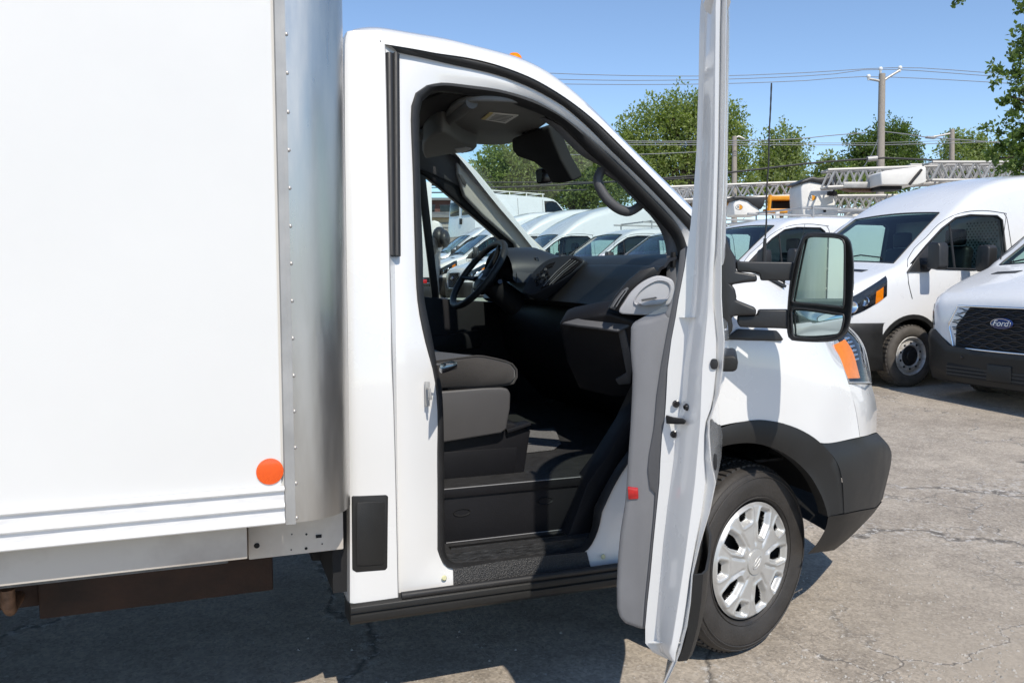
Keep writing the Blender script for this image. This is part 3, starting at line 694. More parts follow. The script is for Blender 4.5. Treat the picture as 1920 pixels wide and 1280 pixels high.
# shelf and knee bin under the passenger side
ky = .20
kb = [(1047, 607), (1062, 601), (1108, 592), (1140, 588), (1183, 601), (1200, 610), (1205, 700), (1200, 745), (1150, 745), (1085, 730), (1062, 680)]
kn = Vector((-.60, -.62, -.50)).normalized(); kl = Vector((-.35, -.50, .79)).normalized(); kp0 = Vector((1.40, .22, 1.20))
m = MB(); m.prism([PP(x, y, kp0, kn) for x, y in kb], -kn*.10); knee = m.build('knee_bin', M['interior_black'], dash, bevel=.012, bseg=3)
kt = [(1052, 604), (1085, 595), (1140, 586), (1186, 590), (1215, 594), (1215, 606), (1186, 606), (1158, 619), (1120, 613), (1085, 609)]
m = MB(); m.prism([PP(x, y, PP(1120, 604, kp0, kn)+kl*.004, kl) for x, y in kt], -kl*.015); m.build('bin_lip', M['trim_dark'], knee, bevel=.006)
m = MB(); m.prism([PP(x, y, kp0+kn*.008, kn) for x, y in ((1158, 619), (1170, 612), (1186, 680), (1182, 720), (1160, 722), (1153, 712), (1174, 700))], -kn*.02); m.build('bin_edge', M['trim_dark'], knee, bevel=.004)
# centre stack with buttons and tall vents
sn = Vector((-.80, -.42, .38)).normalized(); sp = Vector((1.435, .98, 1.36))
st = [(979, 546), (983, 535), (1000, 508), (1022, 488.6), (1045, 480), (1075, 478), (1096, 489), (1072, 512), (1045, 530), (1018, 543), (995, 553)]
m = MB(); m.prism([PP(p.x, p.y, sp, sn) for p in catmull(V2(st), 40, True)], -sn*.08); stk = m.build('centre_stack', M['dash_top'], dash, bevel=.008, bseg=3)
m = MB(); m.prism([PP(x, y, sp+sn*.004, sn) for x, y in ((1019, 499), (1041, 490), (1035, 500), (1016, 507))], -sn*.01); m.build('display', M['gloss_black'], stk, bevel=.002)
for i in range(4):
    for j in range(3):
        px = 1002+i*7.0+j*3-(i*0.0); py = 527-i*5.2+j*6.2-6
        p = PP(px, py, sp+sn*.004, sn); m = MB(); m.lathe([(0, .004), (.0065, .004), (.0078, 0)], p, sn, (0, 0, 1), 10); m.build('button', M['gloss_black'] if (i+j) % 3 else M['trim_dark'], stk)
vt = [(1012, 541), (1040, 510), (1068, 484), (1078, 482), (1091, 490), (1070, 510), (1042, 528)]
m = MB(); m.prism([PP(x, y, sp+sn*.006, sn) for x, y in vt], -sn*.015); tv = m.build('air_vent', M['gloss_black'], stk, bevel=.003)
for k in range(4):
    a = (1019+k*5.5, 536-k*1.2); b_ = (1070+k*4.6, 486+k*1.6)
    m = MB(); m.tube([PP(a[0], a[1], sp+sn*.010, sn), PP((a[0]+b_[0])/2-1.5, (a[1]+b_[1])/2-1, sp+sn*.011, sn), PP(b_[0], b_[1], sp+sn*.010, sn)], .0026, 6); m.build('vent_slat', M['trim_grey'] if k in (0, 2) else M['trim_dark'], tv)
# instrument hood and cluster
hd = MB(); rows = []
for k in range(13):
    a = R(-8+196*k/12); yy = 1.45+.22*math.cos(a); zz = 1.40+.125*math.sin(a)
    rows.append([Vector((1.36, yy, zz-.02)), Vector((1.345, yy, zz-.002)), Vector((1.365, yy, zz+.006)), Vector((1.52, yy, zz+.012)), Vector((1.72, yy, zz-.05))])
hd.loft(rows); hd.build('instrument_hood', M['dash_top'], dash, smooth=60, solid=.008)
m = MB(); m.box((1.50, 1.45, 1.40), (.02, .40, .18), Matrix.Rotation(R(-18), 3, 'Y')); m.build('instrument_cluster', M['gloss_black'], dash, bevel=.01)
m = MB(); m.box((1.487, 1.30, 1.415), (.004, .07, .09), Matrix.Rotation(R(-18), 3, 'Y')); m.build('cluster_reflection', M['trim_light'], dash)  # light plate painted as a reflection on the cluster
# steering wheel
SWC = PY(897, 514, 1.43); ax = Vector((-.80, -.04, .60)).normalized()
u = Vector((0, 1, 0)); u = (u-ax*u.dot(ax)).normalized(); w = ax.cross(u)
def sw(a, r_, h=0): return SWC+(u*math.cos(a)+w*math.sin(a))*r_+ax*h
m = MB(); m.tube([sw(2*math.pi*k/48, .19) for k in range(48)], .0165, 12, closed=True); stw = m.build('steering_wheel', M['rubber'], truck, smooth=80)
m = MB(); m.lathe([(0, .0), (.05, -.003), (.075, -.015), (.082, -.04), (.07, -.06)], SWC+ax*-.015, ax, u, 28); m.build('wheel_hub', M['interior_black'], stw, smooth=50)
for a in (R(8), R(172), R(270)):
    d = 0 if a > R(200) else 0
    m = MB(); m.tube([sw(a, .05, -.03), sw(a, .12, -.02), sw(a, .185, 0)], [.030, .024, .018], 10, flat=.45); m.build('wheel_spoke', M['interior_black'], stw)
m = MB(); m.lathe([(0, .001), (.014, .001), (.017, 0)], SWC+ax*-.014, ax, u, 24)
o = m.build('wheel_emblem', M['letter_white'], stw)
m = MB(); m.tube([SWC+ax*-.06, SWC+ax*-.26], [.055, .065], 16); m.build('steering_column', M['interior_black'], dash, smooth=60)
for s_ in (-1, 1):
    m = MB(); m.tube([SWC+ax*-.08+u*.05*s_, SWC+ax*-.07+u*.15*s_, SWC+ax*-.05+u*.19*s_], [.007, .008, .011], 8); m.build('column_stalk', M['gloss_black'], dash)
m = MB(); m.box2((.46, 1.945, z_f-.02), (2.03, 1.965, 1.20)); m.build('far_wall_trim', M['interior_black'], truck)
# driver door inside, far pillar, window frame
m = MB(); m.prism([SL(x, y, .12) for x, y in ((740, 553), (793, 556), (824, 559), (870, 563), (960, 568), (985, 600), (975, 700), (960, 900), (740, 960))], (0, .06, 0)); m.build('driver_door_trim', M['interior_black'], truck, bevel=.008)
m = MB(); m.prism([SL(x, y, .16) for x, y in ((740, 640), (900, 618), (905, 650), (740, 680))], (0, .08, 0)); m.build('armrest', M['interior_black'], truck, bevel=.012)
bp = [(857, 303), (880, 330), (915, 366), (985, 433), (1034, 480), (1020, 500), (980, 500), (972, 470), (966, 456), (947, 440), (907, 405), (871, 367), (864, 345), (858, 325)]
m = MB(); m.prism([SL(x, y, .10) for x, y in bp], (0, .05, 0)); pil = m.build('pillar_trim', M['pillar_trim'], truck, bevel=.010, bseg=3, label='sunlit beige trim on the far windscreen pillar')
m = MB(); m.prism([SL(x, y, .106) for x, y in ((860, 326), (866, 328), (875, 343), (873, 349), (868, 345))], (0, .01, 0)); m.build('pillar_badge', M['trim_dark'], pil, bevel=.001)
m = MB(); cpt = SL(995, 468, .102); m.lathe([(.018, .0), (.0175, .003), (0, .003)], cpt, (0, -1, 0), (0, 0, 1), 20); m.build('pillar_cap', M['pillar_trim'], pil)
wf = [(786, 312), (800, 320), (864, 345), (871, 367), (907, 405), (947, 440), (968, 458), (975, 475), (978, 520), (955, 530), (950, 500), (947, 462), (939, 450), (907, 421.5), (866, 387), (825.6, 352.5), (798, 331), (786, 325)]
m = MB(); m.prism([SL(x, y, .06) for x, y in wf], (0, .05, 0)); m.build('far_window_frame', M['interior_black'], truck, bevel=.006)
m = MB(); m.prism([SL(x, y, .055) for x, y in ((785, 322), (798, 329), (824, 560), (811, 560), (789, 381))], (0, .02, 0)); m.build('window_division', M['rubber'], truck, bevel=.003)
m = MB(); m.add([SL(x, y, .045) for x, y in ((740, 280), (800, 325), (866, 385), (940, 450), (952, 480), (955, 562), (740, 556))], [(0, 1, 2, 3, 4, 5, 6)]); m.build('driver_window', M['windshield_glass'], truck, smooth=0)
ms = MB()
for k, (x, y) in enumerate(((840, 440), )):
    c = SL(838, 470, -.22)
m = MB(); m.box(SL(964, 520, .07), (.05, .05, .06)); m.build('far_mirror_patch', M['interior_black'], truck, bevel=.01)
# headliner
hl = []
for i in range(0, iw+1, 2):
    p = silP[i]+Vector((0, .07, -.05)); hl.append(across(p, 11, 0, .03))
hl.append(across(silP[iw]+Vector((-.02, .07, -.05)), 11, .09, .03))
m = MB(); m.loft(hl); m.build('headliner', M['headliner'], truck, smooth=60)
ZH = 1.985
hs = [(792, 215), (842, 198), (900, 205), (858, 236), (800, 268), (792, 268)]
m = MB(); m.prism([PZ(x, y, ZH+.02) for x, y in ((786, 190), (830, 176), (905, 188), (850, 232), (800, 262), (786, 262))], (0, 0, .01)); m.build('recess_shade', M['dark_void'], truck, bevel=.003)  # flat dark sheet in place of the shade inside the roof recess
m = MB(); m.tube([PZ(782, 256, ZH), PZ(835, 230, ZH), PZ(885, 192, ZH)], .022, 10); m.build('roof_bow', M['headliner'], truck, smooth=60)
m = MB(); m.prism([SL(x, y, .07) for x, y in ((770, 240), (800, 262), (862, 298), (868, 330), (866, 352), (800, 322), (770, 310))], (0, .03, 0)); m.build('far_header_trim', M['trim_dark'], truck, bevel=.008)
vz = [(845, 205), (890, 190), (1000, 196), (1035, 212), (1025, 232), (975, 262), (940, 272), (870, 268), (838, 250), (830, 240)]
m = MB(); m.prism([PZ(p.x, p.y, ZH) for p in catmull(V2(vz), 30, True)], (0, 0, .022)); vis = m.build('sun_visor', M['visor'], truck, bevel=.008, bseg=3)
m = MB(); m.prism([PZ(x, y, ZH-.0035) for x, y in ((902, 224), (918, 212), (972, 217), (948, 232))], (0, 0, .003)); lb = m.build('visor_label', M['paper'], vis, smooth=0, label='white warning label with yellow strip on the sun visor')
m = MB(); m.prism([PZ(x, y, ZH-.0045) for x, y in ((902, 224), (918, 212), (925, 212.6), (910, 225.3))], (0, 0, .002)); m.build('label_strip', M['paper_yellow'], vis, smooth=0)
for k in range(5):
    a = (917+k*2.9, 224.5-k*2.1); b_ = (947+k*3.6, 228.5-k*2.3)
    m = MB(); m.prism([PZ(a[0], a[1], ZH-.0048), PZ(b_[0], b_[1], ZH-.0048) if False else PZ(b_[0], b_[1], ZH-.0048), PZ(b_[0]+.7, b_[1]-.5, ZH-.0048), PZ(a[0]+.7, a[1]-.5, ZH-.0048)], (0, 0, .001)); m.build('label_line', M['label_ink'], vis, smooth=0)
cs = [(795, 268), (830, 247), (868, 268), (895, 278), (882, 286), (850, 289), (810, 296), (795, 296)]
m = MB(); m.prism([PZ(p.x, p.y, 1.93) for p in catmull(V2(cs), 24, True)], (0, 0, .10)); m.build('overhead_console', M['visor'], truck, bevel=.012, bseg=3)
m = MB(); m.prism([PZ(x, y, 1.926) for x, y in ((852, 280), (872, 277), (885, 280), (868, 288), (856, 286))], (0, 0, .01)); m.build('dome_lamp', M['trim_light'], truck, bevel=.003)
# camera housing and rear view mirror at the top of the windscreen
hn = Vector((-.88, -.25, -.40)).normalized(); hp = Vector((1.22, 1.03, 1.83))
hz = [(958, 262), (985, 250), (1028, 237), (1036, 262), (1052, 300), (1075, 340), (1048, 345), (1033, 344), (1022, 322), (1000, 305), (970, 295), (960, 283)]
m = MB(); m.prism([PP(x, y, hp, hn) for x, y in hz], -hn*.06); m.build('camera_housing', M['dark_void'], truck, bevel=.010, bseg=3)
hn2 = Vector((-.62, -.75, .0)).normalized(); hp2 = Vector((1.10, 1.0, 1.70))
rv = [(1003, 320), (1010, 316), (1028, 314), (1033, 318), (1034, 338), (1030, 342), (1010, 345), (1005, 342)]
m = MB(); m.prism([PP(x, y, hp2, hn2) for x, y in rv], -hn2*.05); rvm = m.build('rear_view_mirror', M['gloss_black'], truck, bevel=.007, bseg=3)
m = MB(); m.prism([PP(x, y, hp2+hn2*.0015, hn2) for x, y in ((1005.5, 321), (1011, 318.5), (1016, 318.5), (1015, 341), (1011, 342), (1007, 340))], hn2*.001); m.build('mirror_pane', M['mirror_glass'], rvm)
m = MB(); m.tube([PP(1032, 330, hp2-hn2*.03, hn2), PP(1050, 333, hp2-hn2*.12, hn2)], .012, 8); m.build('mirror_stem', M['interior_black'], rvm)
# near pillar trim and grab handle
t1 = [(1020, 221), (1049, 235), (1077, 261), (1105, 289), (1133, 312), (1161, 339), (1189, 368), (1209, 388), (1240, 420), (1262, 448), (1272, 476), (1276, 525), (1272, 590)]
t2 = [(1010, 222), (1037, 240), (1062, 266), (1090, 292), (1127, 313), (1155, 340), (1183, 369), (1204, 389), (1225, 411), (1242, 440), (1249, 472), (1250, 505), (1246, 590)]
a = catmull(V2(t1), 30); b_ = catmull(V2(t2), 30)
m = MB(); m.loft([[S(p.x, p.y, .118) for p in a], [S(p.x, p.y, .125) for p in [x.lerp(y, .4) for x, y in zip(a, b_)]], [S(p.x, p.y, .15) for p in b_], [S(p.x, p.y, .15)+Vector((.06, .0, .02)) for p in b_]]); m.build('near_pillar_trim', M['trim_dark'], truck, smooth=60)
gh = [(1128, 318), (1121, 335), (1124, 350), (1137, 372), (1157, 390), (1178, 397), (1194, 390), (1206, 380)]
m = MB(); m.tube([S(p.x, p.y, .155) for p in catmull(V2(gh), 26)], [.019]*26, 10, flat=.8); m.tube([S(1126, 316, .15), S(1166, 342, .15), S(1210, 384, .15)], .010, 8); m.build('grab_handle', M['trim_dark'], truck, smooth=60)
m = MB(); m.box(S(1262, 487, .12), (.012, .02, .055)); m.build('seat_belt_slot', M['dark_void'], truck, bevel=.003)
# ---------------------------------------------------------------- passenger door, swung open
AL = R(55.5)
HG = Vector((1.66, 0, 0))
DD = Vector((-math.cos(AL), -math.sin(AL), 0))           # from the hinge to the rear edge
NO = Vector((math.sin(AL), -math.cos(AL), 0))            # out of the outer skin
PR = HG+DD*1.13
def Q(px, py, depth=0.0):                                # on the plane of the rear edge, depth measured back towards the hinge
    return PP(px, py, PR-DD*depth, DD)
rowsD = [  # py, inner edge, end of flange, start of hem land, end of land, outer edge
    (-75, 1322, 1330, 1346, 1352, 1363), (-30, 1318, 1328, 1344, 1351, 1363), (14, 1313, 1323, 1342, 1350, 1362.6), (55, 1311.5, 1321, 1342, 1349, 1362), (146, 1310, 1318, 1341, 1348, 1361.5),
    (210, 1308, 1316, 1340.5, 1347, 1360.5), (280, 1306, 1314, 1340, 1346, 1359), (355, 1301, 1311, 1338, 1344, 1357), (420, 1295, 1307, 1336, 1342, 1354), (467, 1288.5, 1304, 1334, 1340, 1353), (500, 1284, 1302, 1332, 1337, 1353),
    (560, 1272.5, 1297, 1329, 1335, 1353), (595, 1267, 1293, 1326, 1338, 1355), (637, 1259, 1288, 1322, 1342, 1358.5), (691, 1252, 1281, 1317, 1342, 1355), (740, 1249.5, 1278, 1315, 1337, 1348), (766, 1248, 1275, 1314, 1332, 1338.5), (790, 1246, 1270, 1313, 1323, 1330.5),
    (815, 1241.5, 1266, 1311, 1320, 1329.5), (860, 1238.6, 1263, 1307, 1319, 1333), (905, 1236.5, 1257, 1303, 1322, 1342), (960, 1231, 1250, 1296, 1315, 1331), (1020, 1225, 1243, 1288, 1303, 1313), (1078, 1219.7, 1238, 1280, 1293, 1299), (1130, 1214, 1233, 1272, 1286, 1295), (1175, 1210, 1230, 1265, 1279, 1288.5), (1205, 1210, 1230, 1260, 1272, 1281)]
lower_tail = [(1222, 1224, 1236, 1256, 1267, 1276), (1240, 1262, 1263, 1264, 1266, 1269), (1290, 1240, 1241, 1242, 1243, 1245), (1330, 1222, 1223, 1224, 1225, 1227)]
depths = (.078, .072, .014, .010, 0)
def drow(r_):
    py, a, b_, c, d_, e = r_
    out = [Q(a, py, .110), Q(a, py, .104), Q(b_, py, .098), Q(b_+3, py, .091), Q(c-3, py, .018), Q(c, py, .014), Q(d_, py, .012), Q(d_+2, py, .022), Q(e-2.5, py, .004), Q(e-1.2, py, .0), Q(e, py, .003)]
    return out
allrows = [drow(r_) for r_ in rowsD+lower_tail]
door = MB(); door.loft(allrows)
# outer skin from the hem forward, frame post above the belt
ib = next(i for i, r_ in enumerate(rowsD) if r_[0] >= 595)
def zskin(i): return allrows[i][-1].z
outer = []
for i in range(ib, len(allrows)):
    p = allrows[i][-1]; z = p.z
    Ls = 1.10 if z > .95 else 1.10-.42*(.95-z)/.5
    dip = (.10, .06, .02)[i-ib] if i-ib < 3 else 0          # the belt line dips towards the mirror
    outer.append([p-DD*(Ls*t)+NO*(.014*math.sin(math.pi*min(1, t*1.2)))-Vector((0, 0, dip*t)) for t in (0, .02, .1, .25, .5, .75, 1)])
door.loft(outer)
inner = []
for i in range(ib, len(rowsD)):
    p = allrows[i][0]; Ls = 1.0 if p.z > .95 else 1.0-.42*(.95-p.z)/.5
    dip = (.10, .06, .02)[i-ib] if i-ib < 3 else 0
    inner.append([p-DD*(Ls*t)-Vector((0, 0, dip*t)) for t in (0, .5, 1)])
door.loft(inner)
door.loft([[a[-1] for a in outer[:len(inner)]], [a[-1] for a in inner]])           # hinge edge
door.loft([outer[0], [inner[0][0].lerp(inner[0][-1], t) for t in (0, .02, .1, .25, .5, .75, 1)]])
door.loft([outer[len(inner)-1], [inner[-1][0].lerp(inner[-1][-1], t) for t in (0, .02, .1, .25, .5, .75, 1)]])
# rear post of the window frame
post = [[allrows[i][-1], allrows[i][-1]-DD*.075, allrows[i][0]-DD*.02, allrows[i][0]] for i in range(0, ib+1)]
door.loft(post)
pd_ = door.build('passenger_door', M['paint'], truck, smooth=32, label='open passenger door seen along its rear edge')
# top and front rail of the window frame, belt line to roof
def lat(z):
    best = min(range(ib+1), key=lambda i: abs(allrows[i][-1].z-z)); return (allrows[best][-1]-PR).dot(NO)-.02
fr_pts = [(1.09, 1.97), (1.0, 2.03), (.85, 2.035), (.68, 1.98), (.50, 1.86), (.30, 1.65), (.12, 1.44), (.03, 1.33)]
pts = [HG+DD*s_+NO*(lat(z)+.0)+Vector((0, 0, z)) for s_, z in fr_pts]
m = MB(); m.tube(catmull(pts, 30), .028, 10); m.build('window_frame', M['paint'], pd_, smooth=60)
gp = [HG+DD*s_+NO*(lat(z))+Vector((0, 0, z)) for s_, z in [(1.07, 1.30)]+[(1.07, 1.95), (.98, 2.0), (.85, 2.0), (.68, 1.95), (.5, 1.83), (.3, 1.62), (.12, 1.42), (.05, 1.34), (.05, 1.22)]]
m = MB(); m.add(gp, [tuple(range(len(gp)))]); m.build('door_glass', M['windshield_glass'], pd_, smooth=0)
# grey inner trim
tru = [(1246, 588), (1254, 574), (1260, 560), (1266, 535), (1272, 500), (1278, 470), (1288, 462), (1290, 480), (1284, 520), (1275, 565), (1268, 600), (1250, 600)]
m = MB(); m.prism([Q(x, y, .114) for x, y in tru], -DD*.05); trim_u = m
tr = [(1186, 604), (1196, 600), (1215, 598), (1236, 592), (1247, 586), (1270, 588), (1264, 625), (1256, 668), (1252, 720), (1249, 790), (1242, 840), (1239, 900), (1234, 960), (1225, 1060), (1216, 1140), (1213, 1183), (1200, 1181), (1172, 1171), (1160, 1160), (1155.5, 1140), (1155, 1100), (1158, 1040), (1162, 1000), (1170, 950), (1173, 920), (1176, 870), (1181, 800), (1184, 740), (1185, 700), (1181, 655), (1182, 615)]
m = MB(); m.prism([Q(x, y, .114) for x, y in tr], -DD*.80); trim = m.build('door_trim', M['trim_grey'], pd_, bevel=.014, bseg=3, smooth=50, label='grey plastic inner trim of the open door')
trim_u.build('trim_upper', M['trim_grey'], trim, bevel=.010, bseg=3, smooth=50)
ds = [(1275, 470), (1289, 461), (1292, 480), (1285, 520), (1276, 565), (1266, 625), (1257, 668), (1250, 720), (1247, 790), (1241, 840), (1237, 900), (1232, 960), (1223, 1060), (1215, 1140), (1212, 1178), (1206, 1178), (1210, 1120), (1218, 1040), (1226, 960), (1228, 925), (1218, 915), (1214, 880), (1217, 850), (1226, 800), (1231, 740), (1240, 680), (1251, 620), (1262, 565), (1270, 520)]
m = MB(); m.prism([Q(x, y, .1085) for x, y in ds], -DD*.02); m.build('trim_border_shade', M['trim_dark'], pd_, bevel=.003)  # dark seal border, widened in the shape of the door edge's cast shadow
m = MB(); m.prism([Q(x, y, .110) for x, y in ((1176.5, 912.5), (1196, 914.5), (1197, 935), (1178, 936.5))], -DD*.02); m.build('door_reflector', M['red_lens'], trim, bevel=.002, label='small red reflector on the door trim')
for (px, py) in ((1267.5, 757), (1287, 763), (1263.5, 814)):
    m = MB(); c = Q(px, py, .094 if px < 1280 else .066); n_ = DD if px < 1280 else (DD-NO*1.1).normalized()
    m.lathe([(0, .003), (.0025, .003), (.003, .005), (.0055, .005), (.007, .001), (.0085, 0)], c, n_, (0, 0, 1), 14); m.build('latch_bolt', M['gloss_black'], pd_, smooth=30)
lt = [(1249, 777), (1262, 781), (1282, 784), (1287, 788), (1284, 793), (1270, 793), (1250, 792)]
m = MB(); m.prism([Q(x, y, .107-(x-1249)*.0014) for x, y in lt], DD*.016); m.build('door_latch', M['dark_void'], pd_, bevel=.002)
def oval(px, py, rx, ry, dep, mt, nm, par):
    m = MB(); m.prism([Q(px+rx*math.cos(a)*(abs(math.cos(a))**-.3 if abs(math.cos(a)) > .05 else 1), py+ry*math.sin(a), dep) for a in [2*math.pi*k/20 for k in range(20)]], DD*.004); return m.build(nm, mt, par, bevel=.001)
oval(1339, 682, 7.5, 10, .012, M['rubber'], 'rubber_plug', pd_)
oval(1341, 865, 4, 16, .003, M['rubber'], 'rubber_plug', pd_)
ex = [(1352, 668), (1374, 666), (1382, 669), (1384, 680), (1382, 694), (1374, 697), (1352, 697)]
m = MB(); m.prism([Q(x, y, .07) for x, y in ex], -DD*.20); m.build('outer_handle', M['cladding'], pd_, bevel=.006, bseg=3)
il = [i for i, r_ in enumerate(rowsD+lower_tail) if 1060 <= r_[0] <= 1260]
m = MB(); m.loft([[allrows[i][-1]+NO*o_-DD*t for t, o_ in ((.002, .003), (.012, .022), (.04, .031), (.15, .036), (.30, .036), (.45, .02))] for i in il]); m.build('door_cladding', M['cladding'], pd_, solid=.006)
# ---------------------------------------------------------------- towing mirror
MC = Vector((1.80, -.335, 1.36))
def QM(px, py, dep=0.0): return PP(px, py, MC-DD*dep, DD)
base = [(1345, 405), (1356, 424), (1362, 444), (1370, 467), (1379, 482), (1380.5, 509), (1395, 511), (1419, 515), (1420, 528), (1396, 530), (1371, 534), (1378, 541), (1381, 556), (1380, 563), (1418, 578), (1418, 591), (1385, 592), (1371, 594), (1374, 610), (1373, 620), (1366, 631), (1345, 634)]
m = MB(); m.prism([QM(x, y, .06) for x, y in base], -DD*.10); mb = m.build('mirror_bracket', M['black_plastic'], pd_, bevel=.008, bseg=3)
m = MB(); m.prism([QM(x, y, .075) for x, y in ((1380.5, 489), (1391, 490), (1490, 491.5), (1484, 526), (1427, 526), (1424, 513), (1414, 511), (1384, 510), (1381, 505))], -DD*.05); m.build('mirror_arm', M['black_plastic'], mb, bevel=.006, bseg=3)
m = MB(); m.prism([QM(x, y, .075) for x, y in ((1383, 592), (1420, 591), (1422.5, 580.5), (1480, 580.5), (1480, 617), (1466, 616), (1388, 613.5), (1382, 606))], -DD*.06); m.build('mirror_arm', M['black_plastic'], mb, bevel=.006, bseg=3)
NM = Vector((math.cos(R(202)), math.sin(R(202)), 0.0)).normalized()
def QH(px, py, dep=0.0): return PP(px, py, MC-NM*dep, NM)
head = [(1513.7, 437), (1543, 435.5), (1574, 438), (1590, 445), (1597, 458.5), (1601, 491), (1601, 526), (1598, 574), (1594, 607), (1584, 627), (1566, 638.5), (1533, 641.5), (1487, 638.5), (1478.5, 633), (1475.5, 619), (1475.7, 583), (1480, 534), (1488, 491), (1503, 447)]
hh = [Vector((p.x, p.y, 0)) for p in catmull(V2(head), 60, True)]; hc = sum(hh, Vector())/60
def hring(s_, dep): return [QH(hc.x+(p.x-hc.x)*s_, hc.y+(p.y-hc.y)*s_, dep) for p in hh]
hd = MB(); r0 = hring(.93, .006)
def shift(rg, k, back):
    c = sum(rg, Vector())/len(rg); return [c+(p-c)*k-(DD*.92+NM*.08)*back for p in rg]
rim = hring(1.0, .008)
hd.loft([hring(.90, .012), hring(.935, .0), hring(.975, .0), rim, shift(rim, .985, .03), shift(rim, .93, .07), shift(rim, .80, .105), shift(rim, .5, .125), shift(rim, .05, .13)], close_u=True)
hd.add(hring(.90, .012), [tuple(range(60))])
mh = hd.build('mirror_head', M['black_plastic'], mb, smooth=60)
up = [(1513.7, 443), (1540, 443.5), (1569.6, 445.4), (1580.8, 450.5), (1583.8, 461), (1583.8, 501), (1582, 571), (1574, 575.4), (1530, 571), (1488.5, 567.3), (1485.5, 561), (1496.5, 501), (1508, 448.4)]
m = MB(); m.add([QH(p.x, p.y, .008) for p in catmull(V2(up), 50, True)], [tuple(range(50))]); m.build('mirror_pane', M['mirror_glass'], mh, smooth=0, label='flat upper mirror pane reflecting the box corner')
m = MB(); ring_ = [QH(p.x, p.y, -.0005) for p in catmull(V2(up), 50, True)]; m.tube(ring_, .0035, 6, closed=True); m.build('pane_rim', M['black_plastic'], mh, smooth=70)
lo = [(1486, 579), (1507, 578.5), (1545, 583.5), (1569.6, 587.6), (1582, 591), (1580, 611), (1573.7, 625), (1559.5, 631), (1523, 634.4), (1490, 632), (1486, 619), (1484, 586.6)]
lp = [QH(p.x, p.y, .008) for p in catmull(V2(lo), 40, True)]; lc = sum(lp, Vector())/40
rows = []
for k in range(1, 11):
    s_ = k/10; rows.append([lc+(p-lc)*s_+NM*(.0085*(1-s_*s_)) for p in lp])
m = MB(); m.loft(rows, close_u=True); m.add(rows[0], [tuple(range(40))]); m.build('convex_pane', M['mirror_glass'], mh, smooth=80, label='curved lower mirror pane')
m = MB(); m.tube([QH(p.x, p.y, -.0005) for p in catmull(V2(lo), 40, True)], .0035, 6, closed=True); m.build('pane_rim', M['black_plastic'], mh, smooth=70)
m = MB(); m.tube([QH(1598.5, 490, .03), QH(1600, 530, .02), QH(1597, 575, .02), QH(1590, 612, .02)], .0022, 6); m.build('head_seam', M['dark_void'], mh)

# ---------------------------------------------------------------- front wing, bonnet, bumper, lamp
def G(grid, nu, nv):
    """grid rows of (px,py,y) -> smooth surface rows"""
    P = [[PY(a, b_, c) for a, b_, c in r_] for r_ in grid]
    rr = [catmull(r_, nu) for r_ in P]
    colsn = [catmull([rr[i][j] for i in range(len(rr))], nv) for j in range(nu)]
    return [[colsn[j][i] for j in range(nu)] for i in range(nv)]
wing = [
    [(1340, 500, .16), (1400, 507, .18), (1450, 522, .20), (1500, 545, .25), (1550, 582, .33), (1588, 614, .42)],
    [(1340, 560, .055), (1400, 565, .060), (1450, 575, .07), (1500, 592, .10), (1540, 612, .16), (1564, 640, .24)],
    [(1340, 620, .012), (1400, 628, .010), (1450, 634, .012), (1500, 640, .03), (1545, 652, .075), (1574, 672, .15)],
    [(1340, 690, .0), (1400, 690, -.004), (1450, 692, -.004), (1500, 696, .008), (1550, 704, .045), (1591, 719, .115)],
    [(1340, 745, .0), (1400, 742, -.006), (1450, 742, -.006), (1500, 746, .002), (1555, 760, .035), (1604, 768, .115)],
    [(1340, 800, .0), (1385, 791, -.004), (1440, 788, -.004), (1490, 801, .0), (1540, 830, .018), (1612, 819, .105)]]
wr = G(wing, 28, 24)
m = MB(); m.loft(wr); wing_o = m.build('front_wing', M['paint'], truck, smooth=60)
m = MB(); m.loft([[mir(p) for p in r_] for r_ in wr]); m.build('front_wing', M['paint'], truck, smooth=60)
# bonnet across the two wings
bon = [across(p+Vector((0, .004, .003)), 13, .04, .035) for p in wr[0]]
m = MB(); m.loft(bon); m.build('bonnet', M['paint'], truck, smooth=60)
# bumper cover between wing and lamp, painted part
cov = [[(1591.5, 720, .117), (1606, 719.5, .17), (1622, 720, .24), (1634, 721, .33)],
       [(1604.5, 768, .117), (1620, 764, .17), (1634, 762, .25), (1643.5, 762, .36)],
       [(1612.5, 818.5, .107), (1625, 816, .16), (1636, 812, .25), (1643, 810, .36)]]
cr_ = G(cov, 10, 10)
m = MB(); m.loft(cr_); m.build('bumper_cover', M['paint'], truck, smooth=60)
fro = [across(r_[-1], 13, .10, 0) for r_ in cr_]; m = MB(); m.loft(fro); m.build('front_panel', M['paint'], truck, smooth=60)
m = MB(); m.loft([[mir(p) for p in r_] for r_ in cr_]); m.build('bumper_cover', M['paint'], truck, smooth=60)
